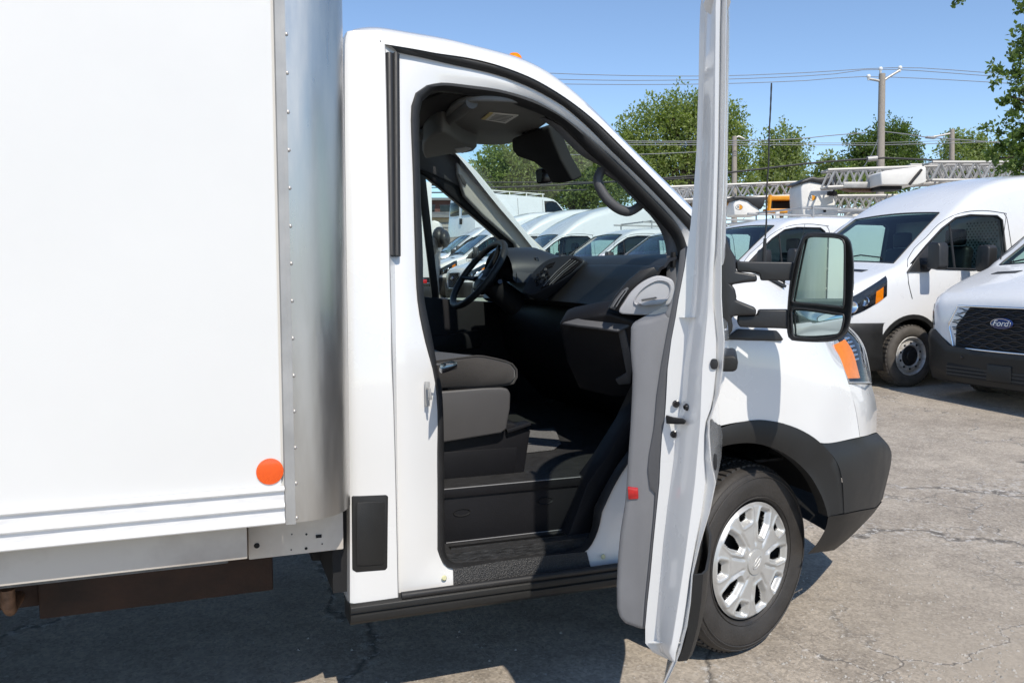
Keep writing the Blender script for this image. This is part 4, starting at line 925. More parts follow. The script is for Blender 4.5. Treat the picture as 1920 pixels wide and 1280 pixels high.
# wheel arch cladding
aO = [(1340, 806), (1366, 797), (1405, 788), (1437, 787.5), (1480, 797), (1512, 811), (1538, 829.5), (1565, 860), (1577.5, 897), (1582, 961)]
aI = [(1335, 846), (1360, 835), (1405, 830), (1448, 839), (1485, 859), (1517, 889), (1538, 924), (1548, 950), (1551, 961), (1552, 968)]
O = catmull(V2(aO), 30); I = catmull(V2(aI), 30)
def ya(px): return 0.0 if px < 1500 else .03*((px-1500)/80)**2
rows = [[PY(p.x, p.y, ya(p.x)+.002) for p in O], [PY(p.x, p.y, ya(p.x)-.008) for p in O], [PY((p.x*.75+q.x*.25), (p.y*.75+q.y*.25), ya(p.x)-.014) for p, q in zip(O, I)], [PY((p.x*.25+q.x*.75), (p.y*.25+q.y*.75), ya(p.x)-.012) for p, q in zip(O, I)], [PY(p.x, p.y, ya(p.x)-.004) for p in I], [PY(p.x, p.y, ya(p.x)-.004)+Vector((0, .05, 0)) for p in I]]
m = MB(); m.loft(rows); m.build('arch_cladding', M['cladding'], truck, smooth=50)
# inner wheel house
hc_ = PY(1408, 1064, .05)
m = MB(); rows = []
for yk in (.045, .30, .62):
    rows.append([Vector((hc_.x+.455*math.cos(a), yk, .38+.455*math.sin(a))) for a in [R(18+162*k/24) for k in range(25)]])
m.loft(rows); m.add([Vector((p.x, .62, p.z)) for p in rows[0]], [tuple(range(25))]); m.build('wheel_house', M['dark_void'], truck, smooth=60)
# lower bumper
bl = [[(1541, 832, .018), (1566, 828, .05), (1590, 824, .085), (1613, 820, .12), (1632, 815, .21), (1645, 811, .36)],
      [(1567, 862, .014), (1588, 856, .045), (1612, 850, .09), (1638, 844, .16), (1656, 836, .26), (1668, 838, .42)],
      [(1579, 898, .018), (1600, 896, .05), (1622, 892, .10), (1645, 886, .18), (1660, 882, .28), (1671, 866, .44)],
      [(1583, 962, .022), (1600, 958, .05), (1615, 955, .09), (1632, 952, .15), (1643, 949, .22), (1655, 935, .44)]]
br = G(bl, 20, 20)
m = MB(); m.loft(br); m.loft([across(r_[-1], 13, .12, 0) for r_ in br]); bum = m.build('front_bumper', M['cladding'], truck, smooth=60, label='black plastic front bumper corner')
bl2 = [[(1553, 968, .012), (1583, 963.5, .022), (1600, 960, .05), (1615, 957, .09), (1632, 954, .15), (1643, 951, .22), (1654, 940, .44)],
       [(1548, 990, .03), (1572, 988, .05), (1590, 985, .075), (1603, 982, .11), (1614, 980, .16), (1622, 978, .22), (1634, 966, .44)],
       [(1532, 1018, .05), (1550, 1017, .07), (1565, 1015, .09), (1577, 1012, .12), (1585, 1010, .17), (1590, 1010, .22), (1602, 996, .44)],
       [(1514, 1038, .07), (1528, 1036, .085), (1541, 1034, .11), (1552, 1033, .14), (1560, 1031, .18), (1565, 1030, .23), (1575, 1014, .44)]]
br2 = G(bl2, 20, 14)
m = MB(); m.loft(br2); m.loft([across(r_[-1], 13, .10, 0) for r_ in br2]); m.build('bumper_skirt', M['cladding'], bum, smooth=60)
# headlamp
La = catmull(V2([(1556, 642), (1573, 670), (1583, 697), (1591, 717)]), 14); Ra = catmull(V2([(1587, 610), (1607, 630), (1620, 653), (1628, 687), (1633, 718)]), 14)
ly = [.235, .175, .14, .118]; ry_ = [.42, .385, .36, .345, .34]
def lerpl(l, t):
    k = t*(len(l)-1); i = min(int(k), len(l)-2); return l[i]+(l[i+1]-l[i])*(k-i)
rows = []; back = []
for i in range(14):
    t = i/13; a = PY(La[i].x, La[i].y, lerpl(ly, t)); c = PY(Ra[i].x, Ra[i].y, lerpl(ry_, t))
    r_ = []
    for k in range(9):
        s_ = k/8; r_.append(a.lerp(c, s_)+Vector((.55, -.80, .1)).normalized()*(.035*math.sin(math.pi*s_)))
    rows.append(r_); back.append([p+Vector((-.05, .07, -.01)) for p in r_])
m = MB(); m.loft(rows); hl_ = m.build('headlight', M['lens_clear'], truck, smooth=70, label='headlight with amber turn lamp')
m = MB(); m.loft(back); m.build('lamp_reflector', M['lamp_silver'], hl_, smooth=60)
am = [[r_[k] + Vector((-.018, .026, 0)) for k in (1, 2, 3, 4)] for r_ in rows[2:13]]
m = MB(); m.loft(am); m.build('turn_lamp', M['amber'], hl_, solid=.012, smooth=60)
for k in range(6):
    s_ = rows[3+k]; m = MB(); m.tube([s_[5]+Vector((-.03, .045, 0)), s_[6]+Vector((-.02, .03, .004)), s_[7]+Vector((-.03, .04, -.004))], .004, 6); m.build('lamp_rib', M['chrome'], hl_)
m = MB(); m.tube([r_[0] for r_ in rows]+[rows[-1][4]]+[r_[8] for r_ in rows[::-1]], .004, 6); m.build('lamp_bezel', M['galv'], hl_)
cwl = [(1345, 636), (1364, 629), (1382, 616), (1453, 619), (1458, 624), (1466, 636), (1462, 639), (1400, 638)]
m = MB(); m.prism([PY(x, y, .014) for x, y in cwl], (0, -.012, 0)); m.build('wing_trim', M['black_plastic'], truck, bevel=.004)

# ---------------------------------------------------------------- road wheel with cover
def make_wheel(par, label):
    """axis along -y (outer face), centre at the origin; tyre 0.70 across"""
    t = MB(); seg = 96
    prof = [(.218, -.02), (.222, .018), (.232, .030), (.250, .036), (.275, .040), (.300, .040), (.322, .033), (.337, .018), (.342, .0)]
    prof = [(r_, h) for r_, h in prof]+[(.343, -.03), (.344, -.10), (.343, -.165), (.340, -.20), (.325, -.232), (.28, -.24), (.22, -.22)]
    t.lathe(prof, (0, 0, 0), (0, -1, 0), (0, 0, 1), seg)
    tyre = t.build('wheel', M['tyre'], par, smooth=50, label=label)
    # tread blocks and side lettering ribs
    tb = MB()
    for k in range(72):
        a = 2*math.pi*k/72
        for (h0, h1, sk) in ((-.004, -.052, .02), (-.060, -.100, -.015), (-.108, -.148, .015), (-.156, -.204, -.02)):
            r0, r1 = .338, .3565 if h0 < -.03 else .354
            a0, a1 = a+sk, a+2*math.pi/72*.62+sk
            def q(r_, an, h): return Vector((r_*math.sin(an), -h, r_*math.cos(an)))
            s2 = -sk
            r1b = r1 if h1 > -.19 else .352
            vs = [q(r0, a0, h0), q(r0, a1, h0), q(r0, a1+s2, h1), q(r0, a0+s2, h1), q(r1 if h0 < -.03 else .350, a0, h0-.002), q(r1 if h0 < -.03 else .350, a1, h0-.002), q(r1b, a1+s2, h1+.002), q(r1b, a0+s2, h1+.002)]
            tb.add(vs, [(4, 5, 6, 7), (0, 1, 5, 4), (1, 2, 6, 5), (2, 3, 7, 6), (3, 0, 4, 7)])
    o = tb.build('tread', M['tyre'], tyre, smooth=0); o['kind'] = 'stuff'
    rb = MB()
    for rr_, hh_ in ((.236, .0335), (.312, .0385), (.329, .0285)): rb.tube([Vector((rr_*math.sin(2*math.pi*k/64), -hh_, rr_*math.cos(2*math.pi*k/64))) for k in range(64)], .0026, 5, closed=True)
    rb.build('sidewall_rib', M['tyre'], tyre, smooth=70)
    d = MB(); d.lathe([(.225, .015), (.21, .0), (.19, -.03), (.12, -.02), (.0, -.02)], (0, 0, 0), (0, -1, 0), (0, 0, 1), 40); d.build('rim', M['dark_void'], tyre, smooth=60)
    # cover: polar height field, five long and five short windows with sloping walls
    LONG = [(-.009, .098), (.009, .098), (.023, .145), (.020, .186), (-.020, .186), (-.023, .145)]
    SHORT = [(-.017, .163), (.017, .163), (.025, .190), (-.025, .190)]
    def sdf(poly, x, y):
        d = 1e9; ins = False; n_ = len(poly); j_ = n_-1
        for i_ in range(n_):
            ax0, ay0 = poly[j_]; bx0, by0 = poly[i_]; ex_, ey_ = bx0-ax0, by0-ay0; wx, wy = x-ax0, y-ay0
            t_ = max(0, min(1, (wx*ex_+wy*ey_)/(ex_*ex_+ey_*ey_))); dx_, dy_ = wx-ex_*t_, wy-ey_*t_; d = min(d, dx_*dx_+dy_*dy_)
            if (ay0 > y) != (by0 > y) and x < (bx0-ax0)*(y-ay0)/(by0-ay0)+ax0: ins = not ins
            j_ = i_
        d = math.sqrt(d); return -d if ins else d
    def sm(a_, b2, x): t_ = max(0, min(1, (x-a_)/(b2-a_))); return t_*t_*(3-2*t_)
    na = 420; rad = [.0, .015, .03, .038, .043, .046, .0475, .051, .056, .062]+[.066+.0026*k for k in range(59)]
    rad = [r_ for r_ in rad if r_ < .2195]
    vs = []; fs = []; S_ = []
    for r_ in rad:
        for k in range(na):
            a = 2*math.pi*k/na; f5 = a/(2*math.pi)*5
            th = (f5-round(f5))*2*math.pi/5; xl, yl = r_*math.sin(th), r_*math.cos(th)
            g5 = f5-.5; th2 = (g5-round(g5))*2*math.pi/5; xs_, ys_ = r_*math.sin(th2), r_*math.cos(th2)
            d1 = sdf(LONG, xl, yl) if r_ > .06 else 1; d2 = sdf(SHORT, xs_, ys_) if r_ > .12 else 1
            h = .034+.012*math.cos(min(1, r_/.215)*math.pi/2)
            h -= .016*(1-sm(0, .013, d1))+.020*(1-sm(0, .014, d2))
            h += .0035*math.exp(-((d1-.017)/.005)**2)+.003*math.exp(-((d2-.019)/.005)**2)
            h -= .006*math.exp(-((abs(th)-.34)*r_/.006)**2)*sm(.055, .075, r_)*(1-sm(.12, .15, r_))
            if r_ <= .0475: h = .050+.004*(1-(r_/.046)**2) if r_ < .0462 else .044
            h = h*(1-sm(.205, .2195, r_))+.024*sm(.205, .2195, r_)
            vs.append(Vector((r_*math.sin(a), -h, r_*math.cos(a)))); S_.append(min(d1, d2))
    for i in range(len(rad)-1):
        for k in range(na):
            k2 = (k+1) % na; q_ = (i*na+k, i*na+k2, (i+1)*na+k2, (i+1)*na+k)
            if sum(S_[z_] for z_ in q_) < 0: continue
            fs.append(q_)
    c = MB(); c.add(vs, fs); cv = c.build('wheel_cover', M['silver'], tyre, smooth=35, solid=.006)
    e = MB()
    e.tube([Vector((.026*math.sin(a)*.55+.010*math.cos(a), -.0535, .026*math.cos(a))) for a in [2*math.pi*k/30 for k in range(30)]], .0016, 6, closed=True)
    e.tube([Vector((-.010, -.0535, -.016)), Vector((.010, -.0535, .016))], .0016, 6); e.build('cover_emblem', M['silver'], tyre, smooth=70)
    return tyre
wc = PY(1408, 1065, .055)
wheel = make_wheel(truck, 'front wheel with silver ten window plastic cover')
STEER = R(17)
wheel.matrix_parent_inverse = wmat(truck).inverted()
wheel.location = (wc.x, .09, .352); wheel.rotation_euler = (R(0), R(20), STEER)
w2 = copy_tree(wheel); w2.parent = truck; w2.matrix_parent_inverse = wheel.matrix_parent_inverse.copy(); w2.location = (wc.x, CABW-.09, .352); w2.rotation_euler = (0, R(70), math.pi+STEER)
w2['label'] = 'front wheel on the far side'
for dx, yy, rz in ((-3.5, .02, 0), (-3.5, CABW-.02, math.pi)):
    w3 = copy_tree(wheel); w3.parent = truck; w3.matrix_parent_inverse = wheel.matrix_parent_inverse.copy(); w3.location = (wc.x+dx, yy, .352); w3.rotation_euler = (0, R(12), rz); w3['label'] = 'rear wheel under the cargo box'
print('wheel', wc, 'door bottom z', [round(r_[-1].z, 2) for r_ in allrows[::4]])

# key fob lying on the seat
kf = [(823, 690), (846, 683.5), (858, 686), (857, 692), (829, 701), (824, 698)]
fz = max(p.z for p in prc)+.004
m = MB(); kpts = [PZ(x, y, fz-.005) for x, y in kf]
m.prism(kpts, (0, 0, .014)); fob = m.build('remote_control', M['gloss_black'], None, bevel=.004, bseg=2)
tag(fob, 'small black remote control lying on the truck seat cushion', 'remote')
kc = sum(kpts, Vector())/6
m = MB(); m.box(kc+Vector((.005, 0, .0150)), (.022, .008, .002)); m.build('button', M['trim_grey'], fob, bevel=.0008)
m = MB(); m.box(kc+Vector((-.03, -.002, .0150)), (.012, .006, .002)); m.build('button', M['trim_grey'], fob, bevel=.0008)
# ---------------------------------------------------------------- antenna of the box truck
m = MB(); m.tube([PY(1432.5, 497, .15), PY(1433, 470, .15), PY(1434.5, 447, .15)], [.0085, .0075, .006], 10); ant = m.build('antenna', M['rubber'], truck)
apts = [PY(1434.5+(1446.5-1434.5)*t+1.2*math.sin(t*16)*(1-t), 447+(156-447)*t, .15) for t in [i/30 for i in range(31)]]
m = MB(); m.tube(apts, [.0034 if t % 2 else .0027 for t in range(31)], 7); m.build('whip', M['rubber'], ant)

# the yard rises a little away from the truck
def hgt(x, y):
    t = x*.3445+(y+2.42)*.939; k = max(0, min(1, (t-4.2)/5.6)); return .13*k*k*(3-2*k)+.045*max(0, min(t, 31.0)-15.5)
gv = []; gf = []
gx = [-220, -120, -60, -30, -15]+[-8+i*.8 for i in range(42)]+[30, 40, 60, 90, 140, 260]; gy = [-220, -120, -60, -30, -15, -8]+[-5+i*.8 for i in range(40)]+[32, 45, 70, 110, 180, 300]
for y in gy:
    for x in gx: gv.append((x, y, hgt(x, y)))
for j in range(len(gy)-1):
    for i in range(len(gx)-1):
        a = j*len(gx)+i; gf.append((a, a+1, a+1+len(gx), a+len(gx)))
gm = bpy.data.meshes.new('ground'); gm.from_pydata(gv, [], gf); gm.materials.append(M['asphalt']); gm.shade_smooth()
ground.data = gm

# ---------------------------------------------------------------- parked vans
def interp(keys, x):
    if x >= keys[0][0]: return keys[0][1]
    for (x0_, z0), (x1_, z1) in zip(keys, keys[1:]):
        if x >= x1_:
            t = (x-x0_)/(x1_-x0_); return z0+(z1-z0)*t
    return keys[-1][1]
NOSE = [(.985, .84), (.978, .96), (.95, 1.03), (.86, 1.10), (.70, 1.175), (.45, 1.27), (.22, 1.347), (.12, 1.38), (-.10, 1.545), (-.35, 1.735), (-.60, 1.915), (-.75, 2.02)]
ROOFS = {'low': [(-.88, 2.075), (-1.1, 2.12), (-1.6, 2.155), (-4.0, 2.15), (-4.4, 2.10), (-4.52, 1.98), (-4.56, 1.8)],
         'mid': [(-.92, 2.13), (-1.15, 2.265), (-1.5, 2.40), (-1.9, 2.48), (-2.5, 2.53), (-4.1, 2.53), (-4.45, 2.46), (-4.56, 2.3)],
         'high': [(-.92, 2.16), (-1.2, 2.36), (-1.6, 2.56), (-2.1, 2.70), (-2.7, 2.77), (-4.1, 2.77), (-4.45, 2.70), (-4.56, 2.5)]}
WB = [(3.0, .74), (2.75, .77), (2.5, .80), (2.1, .86), (1.9, .90), (1.35, 1.005), (1.2, 1.025), (.8, 1.03), (.5, 1.01), (.3, .97)]
FX = [(.985, .70), (.975, .78), (.94, .85), (.86, .905), (.70, .945), (.45, .97), (.22, .985), (.0, 1.0), (-5, 1.0)]
def van_sec(roof, x, ins=0.0, zb=.32):
    keys = NOSE+ROOFS[roof]; zt = interp(keys, x)-ins; f = interp(FX, x)
    def w(z): return interp(WB, z)*f-ins
    r_ = .10 if x > .1 else (.11 if x > -.8 else .11+.07*min(1, (-.8-x)/.8))
    r_ = min(r_, (zt-zb)*.4)
    half = []
    for k in range(13):
        z = zb+(zt-r_-zb)*k/12; half.append((w(z), z))
    wt = w(zt-r_)
    for k in range(1, 6):
        a = R(90*k/5); half.append((wt-r_*1.25*(1-math.cos(a)), zt-r_+r_*math.sin(a)))
    ye = half[-1][0]
    for k in range(1, 7):
        t = k/6; half.append((ye*(1-t), zt+.035*math.sin(t*math.pi/2)))
    return half
def top_z(roof, x, y):
    h = van_sec(roof, x); y = abs(y)
    for (y0, z0), (y1, z1) in zip(h[12:], h[13:]):
        if y1 <= y <= y0: return z0+(z1-z0)*((y0-y)/(y0-y1) if y0 > y1 else 0)
    return h[-1][1]
def side_y(roof, x, z):
    h = van_sec(roof, x)
    for (y0, z0), (y1, z1) in zip(h, h[1:]):
        if z0 <= z <= z1 and z1 > z0: return y0+(y1-y0)*(z-z0)/(z1-z0)
    return h[0][0]
def loft_solid(roof, xs, ins=0.0, zb=.32):
    rows = []
    for x in xs:
        h = van_sec(roof, x, ins, zb)
        rows.append([Vector((x, y, z)) for y, z in h]+[Vector((x, -y, z)) for y, z in h[-2::-1]])
    b_ = MB(); b_.loft(rows, close_u=True, caps=True); return b_
def cutter(b_, mt):
    o = b_.build('cutter', mt, None, smooth=0); return o
WPOLY = [(.02, 1.40), (-.24, 1.60), (-.50, 1.795), (-.72, 1.925), (-.95, 1.965), (-1.38, 1.965), (-1.45, 1.92), (-1.45, 1.36), (-.9, 1.33), (-.35, 1.34)]
def boolean_cut(o, cuts):
    for c in cuts:
        md = o.modifiers.new('b', 'BOOLEAN'); md.operation = 'DIFFERENCE'; md.object = c; md.solver = 'EXACT'
        try: md.material_mode = 'TRANSFER'
        except Exception: pass
    dg = bpy.context.evaluated_depsgraph_get()
    me = bpy.data.meshes.new_from_object(o.evaluated_get(dg), preserve_all_data_layers=True, depsgraph=dg)
    o.modifiers.clear(); o.data = me
    for c in cuts: bpy.data.objects.remove(c)
    me.shade_smooth(); me.set_sharp_from_angle(angle=R(32))
def van_wheel(par, x, y, sgn, dirty):
    t = MB(); t.lathe([(.20, -.02), (.225, .015), (.25, .03), (.29, .034), (.325, .024), (.343, .0), (.350, -.05), (.350, -.16), (.33, -.21), (.22, -.21)], (0, 0, 0), (0, -1, 0), (0, 0, 1), 40)
    for k in range(44):
        a = 2*math.pi*k/44; a1 = a+2*math.pi/44*.62
        def q(r_, an, h): return Vector((r_*math.sin(an), -h, r_*math.cos(an)))
        for h0, h1 in ((.004, -.05), (-.06, -.10), (-.11, -.15)):
            t.add([q(.345, a, h0), q(.345, a1, h0), q(.345, a1, h1), q(.345, a, h1), q(.355, a, h0-.006), q(.355, a1, h0-.006), q(.356, a1, h1+.003), q(.356, a, h1+.003)], [(4, 5, 6, 7), (0, 1, 5, 4), (1, 2, 6, 5), (2, 3, 7, 6), (3, 0, 4, 7)])
    w_ = t.build('wheel', M['tyre_dusty' if dirty else 'tyre'], None, smooth=40)
    d = MB(); d.lathe([(.222, .018), (.214, .022), (.205, .006), (.196, -.035), (.175, -.03), (.165, .0), (.128, .010), (.118, .002), (.112, -.012)], (0, 0, 0), (0, -1, 0), (0, 0, 1), 40); d.build('rim', M['steel_wheel'], w_, smooth=35)
    d = MB(); d.lathe([(.115, -.012), (.105, .006), (.06, .014), (.055, .024), (.03, .028), (0, .028)], (0, 0, 0), (0, -1, 0), (0, 0, 1), 28)
    for k in range(5):
        a = 2*math.pi*k/5; d.lathe([(.011, .0), (.011, .022), (0, .024)], (.080*math.sin(a), 0, .080*math.cos(a)), (0, -1, 0), (0, 0, 1), 8)
    d.build('hub_cap', M['black_plastic'], w_, smooth=40)
    h = MB()
    for k in range(10):
        a = 2*math.pi*k/10; h.lathe([(0, .0082), (.0135, .0080), (.014, .003)], (.147*math.sin(a), 0, .147*math.cos(a)), (0, -1, 0), (0, 0, 1), 10)
    h.build('rim_holes', M['dark_void'], w_, smooth=0)
    w_.location = (x, y, .352)
    if sgn > 0: w_.rotation_euler = (0, 0, math.pi)
    w_.parent = par
    return w_
def make_van(roof, label, rack=False, dirty=True, perforated=True, front=True):
    root = thing('cargo_van', label, 'van')
    xs = [.985, .975, .955, .93, .90, .86, .80, .72, .62, .50, .38, .26, .17, .10, 0, -.1, -.2, -.3, -.4, -.5, -.6, -.68, -.75, -.82, -.9, -1.0, -1.12, -1.25, -1.4, -1.6, -1.8, -2.1, -2.5, -3.2, -4.0, -4.25, -4.45, -4.52, -4.56]
    b_ = loft_solid(roof, xs); body = b_.build('van_body', [M['fleet_paint'], M['interior_black']], None, smooth=0)
    cs = []
    cs.append(cutter(loft_solid(roof, [.02, -.1, -.2, -.3, -.4, -.5, -.6, -.68, -.75, -.9, -1.0, -1.2, -1.4, -1.62], .06, 1.02), M['interior_black']))
    p = MB(); p.prism([(x, -1.4, z) for x, z in WPOLY], (0, 2.8, 0)); cs.append(cutter(p, M['rubber']))
    wn_ = Vector((.60, 0, .80)).normalized()
    ws_ = [Vector((.075, y, 1.405)) for y in (-.80, .80)]+[Vector((-.70, y, 1.985)) for y in (.66, -.66)]
    p = MB(); p.prism([v-wn_*.14 for v in ws_], wn_*.5); cs.append(cutter(p, M['rubber']))
    for ax_ in (0, -3.3):
        for s_ in (-1, 1):
            p = MB(); p.lathe([(0, 0), (.425, 0), (.425, .7), (0, .7)], (ax_, s_*.62, .37), (0, s_, 0), (0, 0, 1), 36); cs.append(cutter(p, M['dark_void']))
    boolean_cut(body, cs); body.parent = root
    # windscreen pane
    rows = []
    for i in range(11):
        x = .095-.80*i/10; hw = .815-(.815-.675)*i/10
        rows.append([Vector((x, -hw+2*hw*k/14, top_z(roof, x, -hw+2*hw*k/14)+.002)) for k in range(15)])
    p = MB(); p.loft(rows); wsn = p.build('windscreen', M['van_glass'], root, smooth=60)
    edge = rows[0]+[r_[-1] for r_ in rows[1:]]+rows[-1][::-1][1:]+[r_[0] for r_ in rows[::-1]][1:-1]
    p = MB(); p.tube([v+Vector((0, 0, .001)) for v in edge], .014, 6, closed=True, flat=.5); p.build('windscreen_gasket', M['rubber'], wsn, smooth=60)
    for s_ in (-1, 1):
        pane = [Vector((x, s_*(side_y(roof, x, z)-.002), z)) for x, z in WPOLY]
        p = MB(); p.add(pane, [tuple(range(len(pane)))]); sw_ = p.build('side_window', M['van_glass'], root, smooth=0)
        p = MB(); p.tube([v+Vector((0, s_*.004, 0)) for v in pane], .014, 6, closed=True); p.build('window_gasket', M['rubber'], sw_, smooth=60)
        p = MB(); p.tube([Vector((-.62, s_*(side_y(roof, -.62, z)-.004), z)) for z in (1.335, 1.6, 1.86)], .013, 6); p.build('window_bar', M['rubber'], sw_)
        # door seams, handle, rub strip
        for path in ([(-1.56, .45), (-1.56, 1.2), (-1.54, 1.9), (-1.50, 2.0)], [(-1.54, 2.0), (-1.2, 2.025), (-.85, 1.995), (-.6, 1.90), (-.3, 1.69), (-.05, 1.50), (.06, 1.38), (.08, 1.2), (.02, 1.0)], [(-3.0, .45), (-3.0, 1.4), (-2.98, 2.0)]):
            p = MB(); p.tube([Vector((x, s_*(side_y(roof, x, z)+.0015), z)) for x, z in [(p_.x, p_.y) for p_ in catmull(V2(path), 24)]], .0042, 5); p.build('panel_gap', M['dark_void'], root)
        p = MB(); p.box((-1.42, s_*(side_y(roof, -1.42, 1.18)+.012), 1.18), (.17, .03, .035)); p.build('door_handle', M['black_plastic'], root, bevel=.008)
        # mirror with sail
        p = MB(); p.prism([Vector((x, s_*(side_y(roof, x, z)+.001), z)) for x, z in ((.10, 1.30), (-.06, 1.46), (-.24, 1.60), (-.27, 1.36), (-.2, 1.30))], (0, s_*.022, 0)); mr_ = p.build('mirror', M['black_plastic'], root, bevel=.006)
        p = MB(); p.tube([Vector((-.15, s_*1.0, 1.38)), Vector((-.15, s_*1.12, 1.39)), Vector((-.15, s_*1.16, 1.42))], [.05, .042, .05], 10, flat=.8); p.build('mirror_arm', M['black_plastic'], mr_)
        p = MB(); p.prism([Vector((-.22, s_*y, z)) for y, z in ((1.105, 1.335), (1.26, 1.33), (1.285, 1.36), (1.275, 1.58), (1.25, 1.625), (1.15, 1.63), (1.11, 1.60))], (.14, 0, 0)); p.build('mirror_head', M['black_plastic'], mr_, bevel=.030, bseg=4, smooth=60)
        # arch lips, front and rear
        for ax_ in (0, -3.3):
            pr_ = []
            for k in range(25):
                a = R(-14+208*k/24); x = ax_+.455*math.cos(a); z = .37+.455*math.sin(a)
                x_i = ax_+.405*math.cos(a); z_i = .37+.405*math.sin(a)
                yo = side_y(roof, min(x, .9), max(z, .33)); pr_.append([Vector((x, s_*(yo-.01), z)), Vector((x, s_*(yo+.014), z)), Vector((x_i, s_*(yo+.012), z_i)), Vector((x_i, s_*(yo-.05), z_i))])
            p = MB(); p.loft(pr_); p.build('arch_lip', M['cladding'], root, smooth=50)
        p = MB(); p.prism([Vector((x, s_*(side_y(roof, -2, .6)-.02), z)) for x, z in ((-.46, .33), (-2.84, .33), (-2.84, .56), (-.46, .56))], (0, s_*.034, 0)); p.build('rocker_cladding', M['cladding'], root, bevel=.008)
        van_wheel(root, 0, s_*1.005, s_, dirty); van_wheel(root, -3.3, s_*1.005, s_, dirty)
        # headlamp
        rows = []; brow = []
        for i in range(8):
            r_ = []; rb_ = []
            for k in range(13):
                t = k/12; x = .962-.60*t-(.06*(i/7))*(1-t); zl_ = .775+.12*t+.14*t*t; zu_ = min(.97+.29*t, interp(NOSE, x)-.012); z = zl_+(max(zu_, zl_+.004)-zl_)*i/7
                e_ = math.sin(math.pi*t)*math.sin(math.pi*i/7); r_.append(Vector((x+.010+.016*e_, s_*(side_y(roof, x, z)+.010+.022*e_), z))); rb_.append(Vector((x+.004, s_*(side_y(roof, x, z)+.005), z)))
            rows.append(r_); brow.append(rb_)
        p = MB(); p.loft(rows); hl2 = p.build('headlight', M['lens_clear'], root, smooth=70)
        p = MB(); p.loft(brow); p.build('lamp_back', M['gloss_black'], hl2, smooth=60)
        p = MB(); p.loft([[r_[k]+Vector((.004, s_*.005, 0)) for k in (9, 10, 11)] for r_ in brow[0:5]]); p.build('turn_lamp', M['amber'], hl2)
        for k, rr_ in ((3, .062), (6, .050)):
            c0 = brow[3][k]+Vector((.002, s_*.004, 0)); p = MB(); p.lathe([(0, .004), (rr_*.5, .007), (rr_, .016), (rr_*1.1, .008)], c0, (.9, s_*.35, .1), (0, 0, 1), 18); p.build('lamp_bowl', M['chrome'], hl2, smooth=60)
    # bumper
    plan_ = [(.42, 1.04), (.52, 1.03), (.64, 1.01), (.76, .98), (.86, .945), (.93, .89), (.975, .81), (1.0, .60), (1.012, .30)]
    plan_ = [(x, y) for x, y in plan_]+[(1.015, 0)]+[(x, -y) for x, y in plan_[::-1]]
    rows = []
    for z, o in ((.20, -.06), (.22, -.01), (.32, .022), (.44, .024), (.50, .036), (.55, .034), (.578, .012), (.583, -.03)):
        rows.append([Vector((x+o, y+(o*.5 if y > 0 else -o*.5 if y < 0 else 0), .20+(z-.20)*(1+.40*max(0, min(1, (abs(y)-.62)/.16))))) for x, y in plan_])
    p = MB(); p.loft(rows); bp_ = p.build('front_bumper', M['cladding'], root, smooth=50)
    p = MB(); p.box2((.99, -.60, .27), (1.036, .60, .40)); lg = p.build('lower_grille', M['dark_void'], bp_, bevel=.01)
    for zz in (.30, .335, .37):
        p = MB(); p.box2((1.0, -.60, zz-.006), (1.04, .60, zz+.006)); p.build('grille_bar', M['black_plastic'], bp_)
    p = MB(); p.box2((1.0, -.13, .28), (1.050, .13, .44)); p.build('plate_mount', M['cladding'], bp_, bevel=.01)
    for yy in (-.42, .30): p = MB(); p.lathe([(0, .006), (.012, .006), (.016, 0)], (1.048, yy, .475), (1, 0, 0), (0, 0, 1), 12); p.build('parking_sensor', M['gloss_black'], bp_)
    # grille
    hx = [(-.64, .80), (-.55, .985), (.55, .985), (.64, .80), (.56, .565), (-.56, .565)]
    def gp(y, z, o=0): return Vector((1.030-.16*max(0, z-.80)-.05*(y/.6)**2+o, y, z))
    p = MB(); rows = []
    for k in range(9):
        z = .567+.416*k/8; hw = .55+.09*(1-abs(z-.80)/(.185 if z > .80 else .235)); rows.append([gp(-hw+2*hw*j/14, z, -.003) for j in range(15)])
    p.loft(rows); gr = p.build('grille', M['dark_void'], root, smooth=60, solid=.04)
    ol = []
    for (y0, z0), (y1, z1) in zip(hx, hx[1:]+hx[:1]): ol += [gp(y0+(y1-y0)*k/6, z0+(z1-z0)*k/6, .010) for k in range(6)]
    p = MB(); p.tube(ol, .011, 8, closed=True); p.build('grille_frame', M['chrome'], gr, smooth=60)
    for rw, zz in enumerate((.60, .635, .67, .705, .74, .775, .81, .845, .88, .915, .95)):
        pts_ = []
        hw = .60-abs(zz-.80)*.42
        nseg = 26
        for k in range(nseg+1):
            y = -hw+2*hw*k/nseg; ph = (k+rw*2) % 4; pts_.append(gp(y, zz+(.008 if ph < 2 else -.008), .008))
        p = MB(); p.tube(pts_, .0055, 5); p.build('grille_bar', M['gloss_black'], gr)
    # badge
    bc = Vector((1.038, 0, .835))
    p = MB(); p.lathe([(0, .016), (.094, .014), (.110, .008), (.122, 0)], bc, (1, 0, .1), (0, 0, 1), 36)
    o = p.build('badge', M['emblem_blue'], gr, smooth=60)
    for v in o.data.vertices: v.co.z = bc.z+(v.co.z-bc.z)*.44
    rg_ = [bc+Vector((.012, .104*math.cos(a), .0455*math.sin(a))) for a in [2*math.pi*k/40 for k in range(40)]]
    p = MB(); p.tube(rg_, .0035, 6, closed=True); p.build('badge_ring', M['chrome'], gr, smooth=60)
    place_text('badge_lettering', 'Ford', .082, bc+Vector((.020, 0, .002)), (0, 1, 0), (0, 0, 1), M['letter_white'], gr, shear=.35, sx=1.05)
